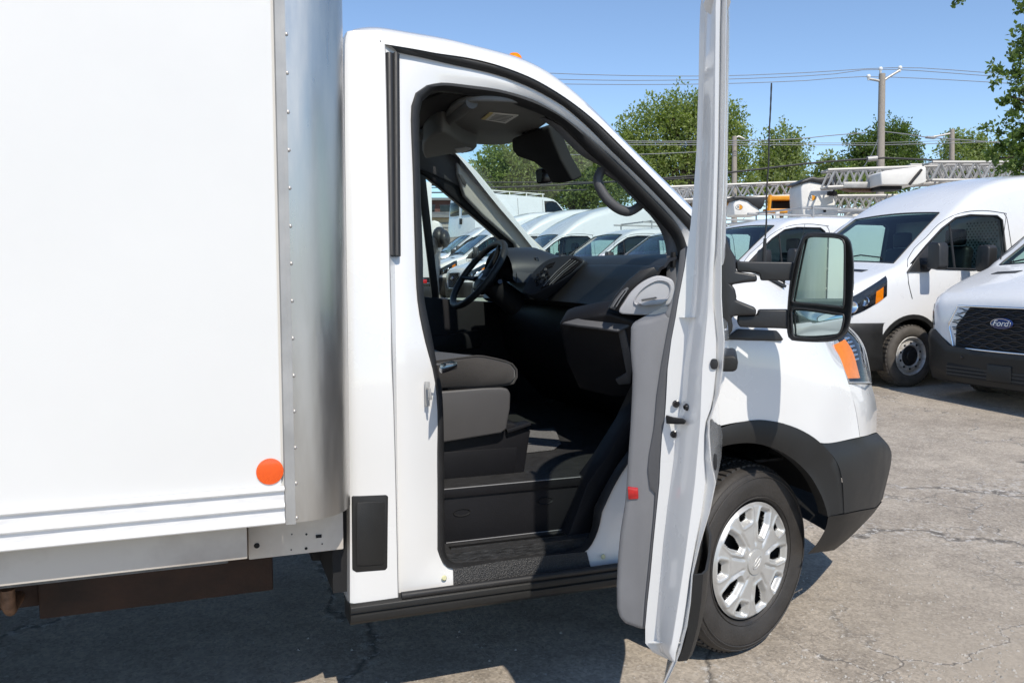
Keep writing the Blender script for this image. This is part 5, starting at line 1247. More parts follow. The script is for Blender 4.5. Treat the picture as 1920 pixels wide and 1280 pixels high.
    # bonnet vents, wipers
    for yy in (-.52, .52):
        p = MB(); p.prism([Vector((x, y, top_z(roof, x, y)+.002)) for x, y in ((.40, yy-.15), (.40, yy+.13), (.335, yy+.16), (.335, yy-.13))], (0, 0, .004)); p.build('bonnet_vent', M['black_plastic'], root)
    for y0, y1 in ((-.15, .58), (-.70, .02)):
        p = MB(); p.tube([Vector((.10, y0, top_z(roof, .10, y0)+.02)), Vector((.02, (y0+y1)/2, top_z(roof, .02, (y0+y1)/2)+.02)), Vector((.05, y1, top_z(roof, .05, y1)+.02))], .009, 6); p.build('wiper', M['rubber'], root)
    p = MB(); p.tube([Vector((.02, -.88, 1.36)), Vector((.01, -.885, 1.44)), Vector((-.06, -.9, 1.95))], [.012, .006, .0025], 6); p.build('antenna', M['rubber'], root)
    # cabin: dash, seats, bulkhead
    p = MB(); p.prism([Vector((x, -.86, z)) for x, z in ((.0, 1.03), (.0, 1.36), (-.2, 1.40), (-.42, 1.38), (-.5, 1.25), (-.45, 1.03))], (0, 1.72, 0)); p.build('dashboard', M['dash_top'], root, bevel=.02)
    for yy in (-.42, .42):
        p = MB(); p.box((-1.22, yy, 1.32), (.16, .48, .60), Matrix.Rotation(R(-8), 3, 'Y')); st_ = p.build('seat', M['interior_black'], root, bevel=.06, bseg=3)
        p = MB(); p.box((-1.27, yy, 1.73), (.10, .27, .20)); p.build('headrest', M['interior_black'], st_, bevel=.04, bseg=3)
    p = MB(); p.tube([Vector((-.58+.10*math.cos(a)*.6, .42+.19*math.sin(a), 1.38+.16*math.cos(a))) for a in [2*math.pi*k/24 for k in range(24)]], .016, 8, closed=True); p.build('steering_wheel', M['rubber'], root)
    p = MB(); p.box2((-1.60, -.88, 1.03), (-1.57, .88, 1.98)); bh = p.build('bulkhead', M['trim_light'], root)
    if perforated:
        h = MB()
        for i in range(16):
            for j in range(9):
                y = .74-j*.05-(.025 if i % 2 else 0); z = 1.40+i*.034
                if abs(y) < .82: h.lathe([(0, .001), (.0125, .001)], (-1.57, y, z), (1, 0, 0), (0, 0, 1), 8)
        h.build('bulkhead_holes', M['interior_black'], bh, smooth=0)
    if front:
        p = MB(); p.box((-.12, .34, 1.405), (.13, .21, .004), Matrix.Rotation(R(6), 3, 'Y')); p.build('dash_paper', M['paper'], root)
    if rack:
        for s_ in (-1, 1):
            p = MB(); p.tube([Vector((x, s_*.66, 2.28)) for x in (-1.2, -3.9)], .018, 8); p.build('rack_rail', M['galv'], root)
        for x in (-1.4, -2.5, -3.7):
            p = MB(); p.tube([Vector((x, -.70, 2.14)), Vector((x, -.70, 2.30)), Vector((x, .70, 2.30)), Vector((x, .70, 2.14))], .016, 8); p.build('rack_hoop', M['galv'], root)
    return root
def put(root, x, y, rz, label=None):
    root.location = (x, y, hgt(x, y)); root.rotation_euler = (0, 0, rz)
    if label: root['label'] = label
    root['group'] = 'white cargo vans parked side by side in the yard'
    return root
mid = make_van('mid', 'white raised roof van right of the towing mirror')
put(mid, 7.46, 5.80, math.pi)
high = make_van('high', '', dirty=False)
low = make_van('low', '', rack=True)
put(low, 7.28, 8.62, math.pi, 'low roof white van with roof rack just left of the towing mirror')
v2 = copy_tree(mid); put(v2, 8.08, 3.32, math.pi, 'white van at the right edge with black grille and blue oval badge')
vans = [(low, 7.45, 11.3, 'low roof white van behind the right end of the dashboard'),
        (low, 7.5, 13.9, 'low roof white van behind the middle of the dashboard'),
        (high, 7.2, 16.6, 'tall white van with long side windows seen over the dashboard vents')]
first_high = True
for base_, x, y, lb_ in vans:
    if base_ is high and first_high: c_ = high; first_high = False
    else: c_ = copy_tree(base_)
    put(c_, x, y, math.pi, lb_)
for x, y, lb_ in ((7.3, 19.4, 'tall white van cut off by the far windscreen pillar'), (7.3, 22.2, 'white van whose headlight shows through the steering wheel'), (7.6, 25.0, 'farthest white van of the row, left of the steering wheel')):
    c_ = copy_tree(high if y < 24 else mid); put(c_, x, y, math.pi, lb_)
# ---------------------------------------------------------------- far side of the yard: terrace, van on it, building
tz = 2.42
def P2(px, dist): 
    p = PD(px, 515, dist); return Vector((p.x, p.y, 0))
a, b_, c, d_ = P2(846, 31.4), P2(1330, 31.0), P2(1330, 60), P2(846, 60)
m = MB(); m.prism([v+Vector((0, 0, -.2)) for v in (a, b_, c, d_)], (0, 0, tz+.2)); ter = m.build('terrace', M['mortar'], None, smooth=0)
tag(ter, 'raised grey street terrace behind the row of vans', 'terrace', kind='structure')

def delivery_van(label):
    """boxy long nosed cargo van, heading +x, origin under its middle"""
    root = thing('cargo_van', label, 'van')
    prof = [(2.75, .55), (2.80, .85), (2.72, 1.05), (2.2, 1.16), (1.92, 1.22), (1.25, 1.88), (1.05, 2.0), (.7, 2.06), (-2.5, 2.08), (-2.68, 2.02), (-2.75, 1.85), (-2.80, .9), (-2.80, .45), (2.0, .42)]
    b_ = MB(); rows = []
    for y, s_ in ((-1.0, .93), (-.98, .985), (-.90, 1.0), (.90, 1.0), (.98, .985), (1.0, .93)):
        rows.append([Vector((x*(.985 if abs(y) > .97 else 1), y*(1-.10*max(0, z-1.1)), .42+(z-.42)*(s_ if z > 1 else 1))) for x, z in prof])
    b_.loft(rows, close_u=True, caps=True); body = b_.build('van_body', M['fleet_paint'], root, smooth=45)
    for s_ in (-1, 1):
        def q(x, z, o=.004): return Vector((x, s_*(1.0*(1-.10*max(0, z-1.1))+o-.003), z))
        p = MB(); p.prism([q(x, z) for x, z in ((.62, 1.28), (.60, 1.84), (.95, 1.86), (1.12, 1.82), (1.62, 1.32), (1.62, 1.27))], (0, s_*.004, 0)); w_ = p.build('side_window', M['tinted_glass'], root, smooth=0)
        p = MB(); p.prism([q(x, z, -.001) for x, z in ((.56, 1.22), (.54, 1.90), (.97, 1.92), (1.15, 1.87), (1.68, 1.33), (1.68, 1.22))], (0, s_*.003, 0)); p.build('window_surround', M['interior_black'], w_)
        for x in (.45, -.75, -1.9): p = MB(); p.tube([q(x, .6), q(x, 1.2), q(x, 1.95)], .006, 5); p.build('panel_gap', M['trim_grey'], root)
        for x in (1.95, -1.75):
            p = MB(); p.lathe([(0, .02), (.2, .02), (.22, .03), (.33, .02), (.36, -.02), (.36, -.2)], (x, s_*.96, .36), (0, s_, 0), (0, 0, 1), 28); p.build('wheel', M['tyre'], root)
        p = MB(); p.box((.28, s_*1.012, 1.12), (.2, .03, .05)); p.build('door_handle', M['interior_black'], root, bevel=.008)
        p = MB(); p.box((1.35, s_*1.14, 1.38), (.12, .2, .26)); p.build('mirror', M['black_plastic'], root, bevel=.03, bseg=3)
    p = MB(); p.prism([Vector((x, y, z+.006)) for x, y, z in ((1.90, -.80, 1.245), (1.90, .80, 1.245), (1.27, .70, 1.865), (1.27, -.70, 1.865))], (.006, 0, .006)); p.build('windscreen', M['tinted_glass'], root)
    for y in (-.45, .45): p = MB(); p.prism([Vector((-2.775, y+dy, z)) for dy, z in ((-.33, 1.25), (.33, 1.25), (.30, 1.78), (-.30, 1.78))], (-.035, 0, 0)); p.build('rear_window', M['tinted_glass'], root, bevel=.005)
    p = MB(); p.box((-2.82, -.06, 1.02), (.04, .16, .22)); p.build('rear_latch', M['interior_black'], root, bevel=.01)
    for y in (-.62, .62): p = MB(); p.tube([Vector((.75, y, 2.2)), Vector((-2.55, y, 2.22))], .022, 8); p.build('rack_rail', M['fibreglass'], root)
    for x in (.6, -.2, -1.0, -1.8, -2.45): p = MB(); p.tube([Vector((x, -.75, 2.02)), Vector((x, -.72, 2.2)), Vector((x, .72, 2.2)), Vector((x, .75, 2.02))], .02, 8); p.build('rack_hoop', M['fibreglass'], root)
    return root
gv_ = delivery_van('old white cargo van with roof rack standing higher behind the row of vans')
pv = PD(975, 515, 33.6); gv_.location = (pv.x, pv.y, tz); gv_.rotation_euler = (0, 0, R(14))

# stone building seen through the driver window
bz = 46.0
def PB(px, py): return PD(px, py, bz)
A0 = PB(755, 515); B0 = PB(1010, 515); wd = (B0-A0); wd.z = 0; L_ = wd.length; wd.normalize(); wn2 = Vector((wd.y, -wd.x, 0))
if wn2.dot(CAM-A0) < 0: wn2 = -wn2
def bzv(py): return PB(870, py).z
bld = thing('stone_building', 'low stone building with brown fascia seen through the driver side window', 'building', (A0.x, A0.y, 0))
def slab(nm, x0_, x1_, z0, z1, out, dep, mt, par=bld, **k):
    m = MB(); o = Vector((A0.x, A0.y, 0)); m.prism([o+wd*x0_+wn2*out+Vector((0, 0, z0)), o+wd*x1_+wn2*out+Vector((0, 0, z0)), o+wd*x1_+wn2*(out-dep)+Vector((0, 0, z0)), o+wd*x0_+wn2*(out-dep)+Vector((0, 0, z0))], (0, 0, z1-z0)); return m.build(nm, mt, par, **k)
slab('wall', 0, L_, 0, bzv(417), 0, 6, M['mortar'])
slab('band', 0, L_, bzv(417), bzv(409), .05, 6, M['tan_band'])
slab('ledge', -.1, L_, bzv(409), bzv(399), .35, 6, M['grey_roof'])
slab('upper_wall', 0, L_, bzv(399), bzv(377), -.1, 5, M['brown_fascia'])
slab('roof', -.3, L_+.3, bzv(377), bzv(372.5), .25, 7, M['grey_roof'])
for k in range(5):
    w0 = .55+k*1.55; f_ = slab('window', w0, w0+1.25, bzv(397.5), bzv(386), -.09, .05, M['tinted_glass'])
    slab('window_frame', w0-.05, w0+1.30, bzv(386), bzv(385), -.06, .06, M['grey_roof'])
st = MB(); rs = random.Random(3); z = .3; ci = 0
while z < bzv(419):
    h_ = .26+rs.random()*.06; x = -.1*rs.random()
    while x < L_-.2:
        w_ = .35+rs.random()*.45; o = Vector((A0.x, A0.y, 0))+wd*x+Vector((0, 0, z)); t_ = .02+rs.random()*.05
        p = [o+wn2*.0, o+wd*(w_-.03)+wn2*0, o+wd*(w_-.03)+Vector((0, 0, h_-.03)), o+Vector((0, 0, h_-.03))]
        st.prism(p, wn2*t_, mi=0 if rs.random() < .6 else 1); x += w_
    z += h_
sto = st.build('stonework', [M['stone_a'], M['stone_b']], bld, smooth=0); sto['kind'] = 'stuff'

# ---------------------------------------------------------------- box truck end and covered bucket by the driver window
bt = thing('box_truck', 'parked white box truck with red tail lamp at the far left of the cab window', 'truck')
pz = PD(800, 515, 21.0); bt.location = (pz.x-1.0, pz.y+3.0, .13); bt.location.z = hgt(pz.x, pz.y)
def btb(nm, a_, c_, mt, bev=.01):
    m = MB(); m.box2(a_, c_); return m.build(nm, mt, None, bevel=bev)
for nm, a_, c_, mt in (('cargo_box', (-1.05, -3.0, .95), (1.15, 3.0, 3.35), M['box_panel']), ('rear_bumper', (-1.05, -3.05, .45), (1.15, -2.9, .72), M['black_plastic']), ('tail_lamp', (.80, -3.03, .80), (1.0, -2.98, .90), M['red_lens']), ('tail_lamp', (-.95, -3.03, .80), (-.75, -2.98, .90), M['red_lens']), ('frame_rail', (-.45, -2.95, .72), (.45, 4.6, .95), M['rust']), ('cab', (-.95, 3.1, .5), (1.0, 4.9, 2.2), M['fleet_paint'])):
    o = btb(nm, a_, c_, mt); o.parent = bt
for x in (-.85, .85):
    for y in (-1.6, 4.0):
        m = MB(); m.lathe([(0, .0), (.24, .0), (.26, .02), (.36, .01), (.39, -.03), (.39, -.22)], (x+(.12 if x > 0 else -.12), y, .39), (1 if x > 0 else -1, 0, 0), (0, 0, 1), 24); o = m.build('wheel', M['tyre'], None); o.parent = bt

# ---------------------------------------------------------------- lattice boom lift trucks
def lattice(nm, p, q, h, dep, npan, r_, mt, par):
    """four chord lattice boom from p to q (top near chord), h high, dep deep"""
    p = Vector(p); q = Vector(q); ax_ = (q-p).normalized(); dn = Vector((0, 0, -1)); bk = Vector((FW.x, FW.y, 0)).normalized()*dep
    L2 = (q-p).length; root_ = None
    m = MB()
    for off in (Vector(), bk):
        for hh_ in (0, h):
            m.tube([p+off+dn*hh_, q+off+dn*hh_], r_, 6)
    root_ = m.build(nm, mt, par, smooth=30)
    for off in (Vector(), bk):
        for k in range(npan):
            x0_ = p+off+ax_*(L2*k/npan); x1_ = p+off+ax_*(L2*(k+.5)/npan); x2_ = p+off+ax_*(L2*(k+1)/npan)
            for a_, c_ in ((x0_+dn*h, x1_), (x1_, x2_+dn*h)):
                m = MB(); m.tube([a_, c_], r_*.72, 5); m.build('lattice_bar', mt, root_, smooth=30)
    for k in range(npan+1):
        x0_ = p+ax_*(L2*k/npan)
        m = MB(); m.tube([x0_, x0_+bk], r_*.6, 5); m.tube([x0_+dn*h, x0_+bk+dn*h], r_*.6, 5); m.build('cross_tie', mt, root_, smooth=30)
    return root_
def bucket(par, Z, pts, dep, cover=None, logo=None, nm='bucket'):
    fwd = Vector((FW.x, FW.y, 0)).normalized()
    f = [PD(x, y, Z) for x, y in pts]
    m = MB(); m.prism(f, fwd*dep); bk_ = m.build(nm, M['fibreglass'], par, bevel=.035, bseg=3, smooth=50)
    if cover:
        c_ = [PD(x, y, Z-.06) for x, y in cover]; m = MB(); m.prism(c_, fwd*(dep+.14)); m.build('vinyl_cover', M['vinyl'], bk_, bevel=.035, bseg=2, smooth=60)
    if logo:
        c0 = PD(logo[0], logo[1], Z-.012); u_ = RT
        def ell(a_, b2, o): return [c0+u_*(a_*math.cos(t))+Vector((0, 0, b2*math.sin(t)))-fwd*o for t in [2*math.pi*k/24 for k in range(24)]]
        m = MB(); m.add(ell(.105, .080, 0), [tuple(range(24))]); m.build('logo_oval', M['label_ink'], bk_, smooth=0)
        m = MB(); m.add(ell(.095, .070, .004), [tuple(range(24))]); m.build('logo_field', M['paper'], bk_, smooth=0)
        m = MB(); m.add([v for v in ell(.095, .070, .006)[-6:]+ell(.095, .070, .006)[:7]]+[c0-fwd*.006+Vector((0, 0, -.05)), c0-fwd*.006+Vector((0, 0, .05))], [tuple(list(range(13))+[14, 13])]); m.build('logo_gold', M['orange_paint'], bk_, smooth=0)
        place_text('logo_letter', 'R', .11, c0-u_*.03-fwd*.009, u_, (0, 0, 1), M['label_ink'], bk_)
    return bk_
def lift_truck(label, Z, px0, px1, pivot):
    """utility truck chassis under a boom"""
    a_ = P2(px0, Z+.3); c_ = P2(px1, Z+.3); mid_ = (a_+c_)/2; L2 = (c_-a_).length; u_ = (c_-a_).normalized(); v_ = Vector((-u_.y, u_.x, 0))
    root = thing('lift_truck', label, 'lift truck', (mid_.x, mid_.y, hgt(mid_.x, mid_.y)), 'lattice boom lift trucks behind the vans')
    def bx(nm, x0_, x1_, w_, z0, z1, mt, bev=.03):
        m = MB(); o = mid_+Vector((0, 0, root.location.z)); m.prism([o+u_*x0_-v_*w_+Vector((0, 0, z0)), o+u_*x1_-v_*w_+Vector((0, 0, z0)), o+u_*x1_+v_*w_+Vector((0, 0, z0)), o+u_*x0_+v_*w_+Vector((0, 0, z0))], (0, 0, z1-z0)); return m.build(nm, mt, root, bevel=bev)
    bx('utility_body', -L2/2, L2/2-1.9, 1.1, .75, 1.75, M['fibreglass']); bx('cab', L2/2-1.85, L2/2, 1.0, .6, 2.05, M['fleet_paint'], .12); bx('frame_rail', -L2/2, L2/2, .45, .5, .8, M['interior_black'])
    pv_ = PD(pivot[0], pivot[1], Z+.6); ro = root.location.z
    m = MB(); m.tube([Vector((pv_.x, pv_.y, ro+1.7)), Vector((pv_.x, pv_.y, pv_.z))], [.42, .22], 14); m.build('turret', M['fibreglass'], root)
    for t in (-.36, .36):
        for s_ in (-1, 1):
            m = MB(); m.lathe([(0, .02), (.25, .02), (.27, .03), (.40, .01), (.43, -.04), (.43, -.25)], mid_+u_*(L2*t)+v_*(s_*.95)+Vector((0, 0, ro+.43)), v_*s_, (0, 0, 1), 24); m.build('wheel', M['tyre'], root)
    return root
Za, Zb, Zc = 25.0, 22.0, 23.5
lt1 = lift_truck('lift truck with covered white bucket and grey lattice boom left of the whip antenna', Za, 1250, 1500, (1330, 372))
lattice('lattice_boom', PD(1225, 352, Za), PD(1504, 341.5, Za), .40, .55, 10, .045, M['galv'], lt1)
lattice('lattice_boom', PD(1200, 356, Za+1.6), PD(1302, 356.5, Za+1.6), .36, .5, 6, .035, M['galv'], lt1)
bucket(lt1, Za-.8, [(1377, 404), (1375, 384), (1378, 376), (1390, 373), (1404, 376), (1418, 386), (1425, 394), (1424, 404)], .9, [(1374, 369), (1378, 367), (1408, 368), (1435, 370), (1433, 384), (1427, 393), (1412, 384), (1402, 376), (1388, 373), (1377, 376)], (1386, 388.5))
m = MB(); m.prism([PD(x, y, Za-.2) for x, y in ((1437, 391), (1490, 391), (1490, 399), (1437, 399))], Vector((FW.x, FW.y, 0))*.4); m.build('boom_carriage', M['orange_paint'], lt1, bevel=.02)
m = MB(); m.prism([PD(x, y, Za-.2) for x, y in ((1443, 367), (1500, 366), (1507, 369), (1498, 375), (1446, 375))], Vector((FW.x, FW.y, 0))*.4); m.build('boom_carriage', M['orange_paint'], lt1, bevel=.02)
m = MB(); m.prism([PD(x, y, Za+.1) for x, y in ((1449, 375), (1496, 375), (1492, 391), (1449, 391))], Vector((FW.x, FW.y, 0))*.3); m.build('winch', M['interior_black'], lt1, bevel=.02)
for x0_, x1_ in ((1441, 1444), (1498, 1508)):
    m = MB(); m.tube([PD(x0_, 402, Za-.3), PD(x1_, 366, Za-.3)], .06, 6); m.build('carriage_strut', M['orange_paint' if x0_ < 1450 else 'galv'], lt1)
m = MB(); m.prism([PD(x, y, Za-.1) for x, y in ((1357, 379), (1376, 380), (1376, 385), (1357, 385))], Vector((FW.x, FW.y, 0))*.3); m.build('boom_carriage', M['orange_paint'], lt1, bevel=.02)
for x in (1455, 1478, 1497, 1520):
    m = MB(); m.prism([PD(a_, y, Za-1.2) for a_, y in ((x, 412), (x, 395 if x < 1490 else 386), (x+7, 395 if x < 1490 else 386), (x+7, 412))], Vector((FW.x, FW.y, 0))*.08); m.build('rack_upright', M['fibreglass'], lt1, bevel=.01)
m = MB(); m.tube([PD(1522, 386, Za-1.2), PD(1535, 410, Za-1.2)], .05, 6); m.build('rack_upright', M['fibreglass'], lt1)

lt2 = lift_truck('lift truck with tall covered bucket beside the raised roof van', Zc, 1500, 1680, (1600, 390))
bucket(lt2, Zc-.6, [(1506, 408), (1503, 380), (1502, 352), (1506, 343), (1518, 340), (1545, 345), (1562, 352), (1566, 365), (1571, 402), (1570, 408)], 1.0, [(1498, 343), (1506, 337), (1524, 330), (1534, 333), (1552, 331), (1567, 325), (1571, 348), (1560, 350), (1544, 344), (1520, 340), (1504, 344)], (1522.5, 371))
m = MB(); m.box(PD(1560, 363, Zc-.75), (.25, .12, .12)); m.tube([PD(1564, 352, Zc-.75), PD(1563, 368, Zc-.75)], .03, 6); m.build('control_handle', M['interior_black'], lt2, bevel=.02)
m = MB(); m.prism([PD(x, y, Zc-.66) for x, y in ((1545, 390), (1549, 390), (1549, 401), (1545, 401))], Vector((FW.x, FW.y, 0))*.05); m.build('bucket_step', M['interior_black'], lt2)
lattice('lattice_boom', PD(1570, 367.5, Zc), PD(1760, 366, Zc), .42, .5, 7, .045, M['galv'], lt2)
lt3 = lift_truck('lift truck with long lattice boom above the roof of the raised roof van', Zb, 1640, 2080, (1990, 345))
lattice('lattice_boom', PD(1552, 319, Zb), PD(1772, 311, Zb), .45, .45, 8, .045, M['galv'], lt3)
lattice('lattice_boom', PD(1706, 309.5, Zb+.5), PD(2100, 309, Zb+.5), .42, .55, 13, .040, M['galv'], lt3)
lattice('lattice_boom', PD(1748, 304.5, Zb-.5), PD(2100, 304, Zb-.5), .46, .5, 11, .045, M['galv'], lt3)
bucket(lt3, Zb-.7, [(1653, 347), (1651, 324), (1660, 320), (1733, 311), (1737, 314), (1737, 342), (1720, 347)], .9)
m = MB(); m.tube([PD(1705, 346, Zb-.75), PD(1716, 332, Zb-.75), PD(1728, 318, Zb-.75)], .035, 6); m.build('bucket_strap', M['interior_black'], lt3)
m = MB(); m.prism([PD(x, y, Zb-.5) for x, y in ((1651, 346), (1692, 345), (1692, 356), (1651, 356))], Vector((FW.x, FW.y, 0))*.6); m.build('bucket_base', M['interior_black'], lt3, bevel=.03)
m = MB(); m.prism([PD(x, y, Zb+.1) for x, y in ((1582, 353), (1648, 354), (1648, 359), (1600, 358))], Vector((FW.x, FW.y, 0))*.4); m.build('boom_carriage', M['rust_pipe'], lt3, bevel=.01)
m = MB(); m.prism([PD(x, y, Zb-.02) for x, y in ((1582, 341), (1652, 341), (1652, 352), (1582, 352))], Vector((FW.x, FW.y, 0))*.4); m.build('boom_box', M['galv'], lt3, bevel=.02)
# covered bucket by the driver window, on its own stand
bs = thing('aerial_bucket', 'white bucket with bulging black cover seen through the driver side window', 'bucket', (P2(820, 24).x, P2(820, 24).y, .13))
bucket(bs, 24.0, [(806, 470), (806, 415), (814, 413), (823, 416), (826, 424), (824, 470)], .8)
def blob(px, py, rx, ry, Z, mt, par, nm):
    c0 = PD(px, py, Z); k_ = Z/F_PX; rows = []
    for i in range(9):
        th = math.pi*i/8; rows.append([c0+RT*(rx*k_*math.sin(th)*math.cos(2*math.pi*j/14)*(1+.12*noise.noise(Vector((i*.9, j*.9, px)))))+Vector((FW.x, FW.y, 0))*(.4*math.sin(th)*math.sin(2*math.pi*j/14))+Vector((0, 0, ry*k_*math.cos(th))) for j in range(14)])
    m = MB(); m.loft(rows, close_u=True); return m.build(nm, mt, par, smooth=60)
blob(824, 445, 14, 20, 23.4, M['vinyl'], bs, 'vinyl_cover'); blob(834, 448, 10, 17, 23.2, M['vinyl'], bs, 'vinyl_cover'); blob(812, 462, 9, 17, 23.0, M['vinyl'], bs, 'vinyl_cover')
m = MB(); p_ = PD(816, 470, 24.4); m.tube([Vector((p_.x, p_.y, .1)), p_], .16, 12); m.build('stand', M['galv'], bs)

# ---------------------------------------------------------------- trees
def make_tree(nm, label, px, Z, blobs, leafm, n, size, trunk_r, seed, depth=.8, upright=0.3, base_z=None, branch=16, group='trees behind the yard', trunk_to=None, clump=.5, per=40):
    """blobs: crown lobes as (px, py, rx, ry) of the photograph at distance Z; leaves gathered in sprays along twigs"""
    rs = random.Random(seed); k_ = Z/F_PX
    base = P2(px, Z); base.z = hgt(base.x, base.y)-.05
    root = thing(nm, label, 'tree', base, group)
    fw = Vector((FW.x, FW.y, 0)).normalized()
    cen = []; area = [b_[2]*b_[3] for b_ in blobs]; tot = sum(area)
    ncl = max(6, n//per)
    for b_, ar in zip(blobs, area):
        c0 = PD(b_[0], b_[1], Z); rx, rz = b_[2]*k_, b_[3]*k_; rd = rx*depth
        for _ in range(max(2, int(ncl*ar/tot))):
            while True:
                v = Vector((rs.uniform(-1, 1), rs.uniform(-1, 1), rs.uniform(-1, 1)))
                if .25 < v.length <= 1: break
            v = v*(v.length**-.35)*(1+.10*rs.uniform(-1, 1))
            cen.append((c0+RT*(v.x*rx)+fw*(v.y*rd)+Vector((0, 0, v.z*rz)), c0, v))
    vs = []; fs = []
    for c0, cc, v in cen:
        out = (c0-cc); out.z += .35*out.length*(1 if upright else 0); out = out.normalized() if out.length > 1e-3 else Vector((0, 0, 1))
        out = (out*(1-upright)+Vector((0, 0, 1))*upright+Vector((rs.gauss(0, .25), rs.gauss(0, .25), rs.gauss(0, .2)))).normalized()
        s1 = out.cross(Vector((.3, .9, .2))).normalized(); s2 = out.cross(s1)
        Ls = clump*(.7+.7*rs.random())
        for _ in range(per):
            t = rs.random(); wdt = Ls*.42*(1-t*.75)
            p = c0+out*(Ls*(t-.3)*1.3)+s1*rs.gauss(0, wdt)+s2*rs.gauss(0, wdt)
            a_ = Vector((rs.gauss(0, 1), rs.gauss(0, 1), rs.gauss(0, 1)))+out*.8; a_.normalize()
            b2 = a_.cross(Vector((rs.gauss(0, 1), rs.gauss(0, 1), rs.gauss(0, 1)+.8)))
            if b2.length < .05: continue
            b2.normalize(); sz = size*(.6+.7*rs.random())
            i0 = len(vs); vs += [p, p+a_*sz*.55+b2*sz*.34, p+a_*sz*1.1, p+a_*sz*.55-b2*sz*.34]; fs.append((i0, i0+1, i0+2, i0+3))
    me = bpy.data.meshes.new('crown'); me.from_pydata([tuple(v) for v in vs], [], fs); me.materials.append(M[leafm])
    o = bpy.data.objects.new('crown', me); col.objects.link(o); setpar(o, root)
    m = MB(); topb = max(blobs, key=lambda b_: b_[2]*b_[3]); tp = PD(topb[0], topb[1]-topb[3]*.2, Z)
    tr_ = catmull([base, base.lerp(tp, .35)+RT*rs.uniform(-.2, .2), base.lerp(tp, .7)+RT*rs.uniform(-.3, .3), tp], 12)
    m.tube(tr_, [trunk_r*(1-.8*i/11) for i in range(12)], 9)
    for c0, cc, v in rs.sample(cen, min(branch, len(cen))):
        s0 = tr_[rs.randint(4, 10)]
        if s0.z > c0.z: s0 = tr_[rs.randint(3, 5)]
        md_ = s0.lerp(c0, .5)+Vector((rs.uniform(-.2, .2), rs.uniform(-.2, .2), .15))
        m.tube(catmull([s0, md_, c0], 6), [trunk_r*.38*(1-.8*i/5) for i in range(6)], 5)
    m.build('trunk', M['bark'], root, smooth=60)
    return root
make_tree('maple_tree', 'large tree behind the open door with feathery upright branches', 1290, 44, [(1222, 255, 34, 52), (1195, 325, 52, 50), (1275, 225, 32, 44), (1310, 255, 42, 60), (1340, 232, 28, 40), (1372, 275, 30, 44), (1290, 335, 62, 42), (1372, 340, 34, 42), (1175, 272, 20, 30)], 'leaf_mid', 40000, .145, .42, 1, upright=.5, clump=1.0, per=80, branch=44)
make_tree('maple_tree', 'pale green tree just right of the whip antenna', 1465, 47, [(1468, 276, 16, 30), (1448, 292, 18, 28), (1492, 296, 16, 26), (1464, 318, 36, 20), (1436, 322, 14, 20), (1455, 352, 50, 26)], 'leaf_pale', 12000, .15, .25, 2, upright=.5, clump=.85, branch=18)
make_tree('oak_tree', 'dense dark tree standing behind the tall wooden pole', 1660, 50, [(1665, 256, 26, 20), (1622, 276, 24, 16), (1690, 274, 22, 18), (1655, 296, 52, 18), (1710, 300, 12, 10), (1655, 330, 70, 26)], 'leaf_dark', 20000, .155, .35, 3, upright=.15, clump=.8)
make_tree('bush', 'small light green bush above the covered buckets', 1556, 44, [(1556, 308, 14, 10), (1572, 320, 22, 14), (1540, 322, 12, 9), (1560, 352, 52, 26), (1620, 368, 50, 24)], 'leaf_pale', 9000, .15, .1, 4, upright=.3, clump=.6)
make_tree('shrub_row', 'wide hazy tree behind the short pole at right', 1820, 56, [(1780, 276, 16, 18), (1815, 272, 22, 18), (1850, 280, 26, 16), (1805, 298, 38, 14), (1870, 298, 30, 12), (1820, 324, 80, 18)], 'leaf_pale', 12000, .165, .25, 5, upright=.3, clump=.8)
make_tree('broad_tree', 'broad tree seen through the middle of the windscreen', 1000, 46, [(955, 310, 48, 44), (1010, 320, 50, 46), (930, 345, 34, 34), (985, 352, 60, 34), (1035, 330, 30, 50)], 'leaf_mid', 26000, .16, .4, 6, upright=.3, clump=1.0)
make_tree('broad_tree', 'tree seen through the windscreen beside the black camera housing', 1095, 43, [(1072, 300, 32, 45), (1105, 320, 36, 50), (1085, 350, 50, 40), (1130, 350, 35, 40)], 'leaf_mid', 25000, .155, .4, 7, upright=.35, clump=1.0)
make_tree('leafy_tree', 'near tree hanging into the picture at the right edge', 2060, 15.0, [(1882, 150, 20, 13), (1908, 165, 22, 22), (1900, 188, 20, 9), (1868, 136, 8, 6), (1912, 262, 30, 26), (1900, 290, 34, 24), (1930, 300, 45, 45), (1872, 243, 14, 12), (1918, 225, 22, 20), (1903, 14, 14, 10), (1925, 40, 14, 14), (1945, 120, 40, 60), (2000, 200, 70, 110), (2060, 60, 120, 100), (1791, 1, 8, 3), (2150, 180, 90, 120)], 'leaf_dark', 19000, .09, .2, 8, upright=-.1, clump=.17, per=34, branch=60, group='trees near the yard edge')

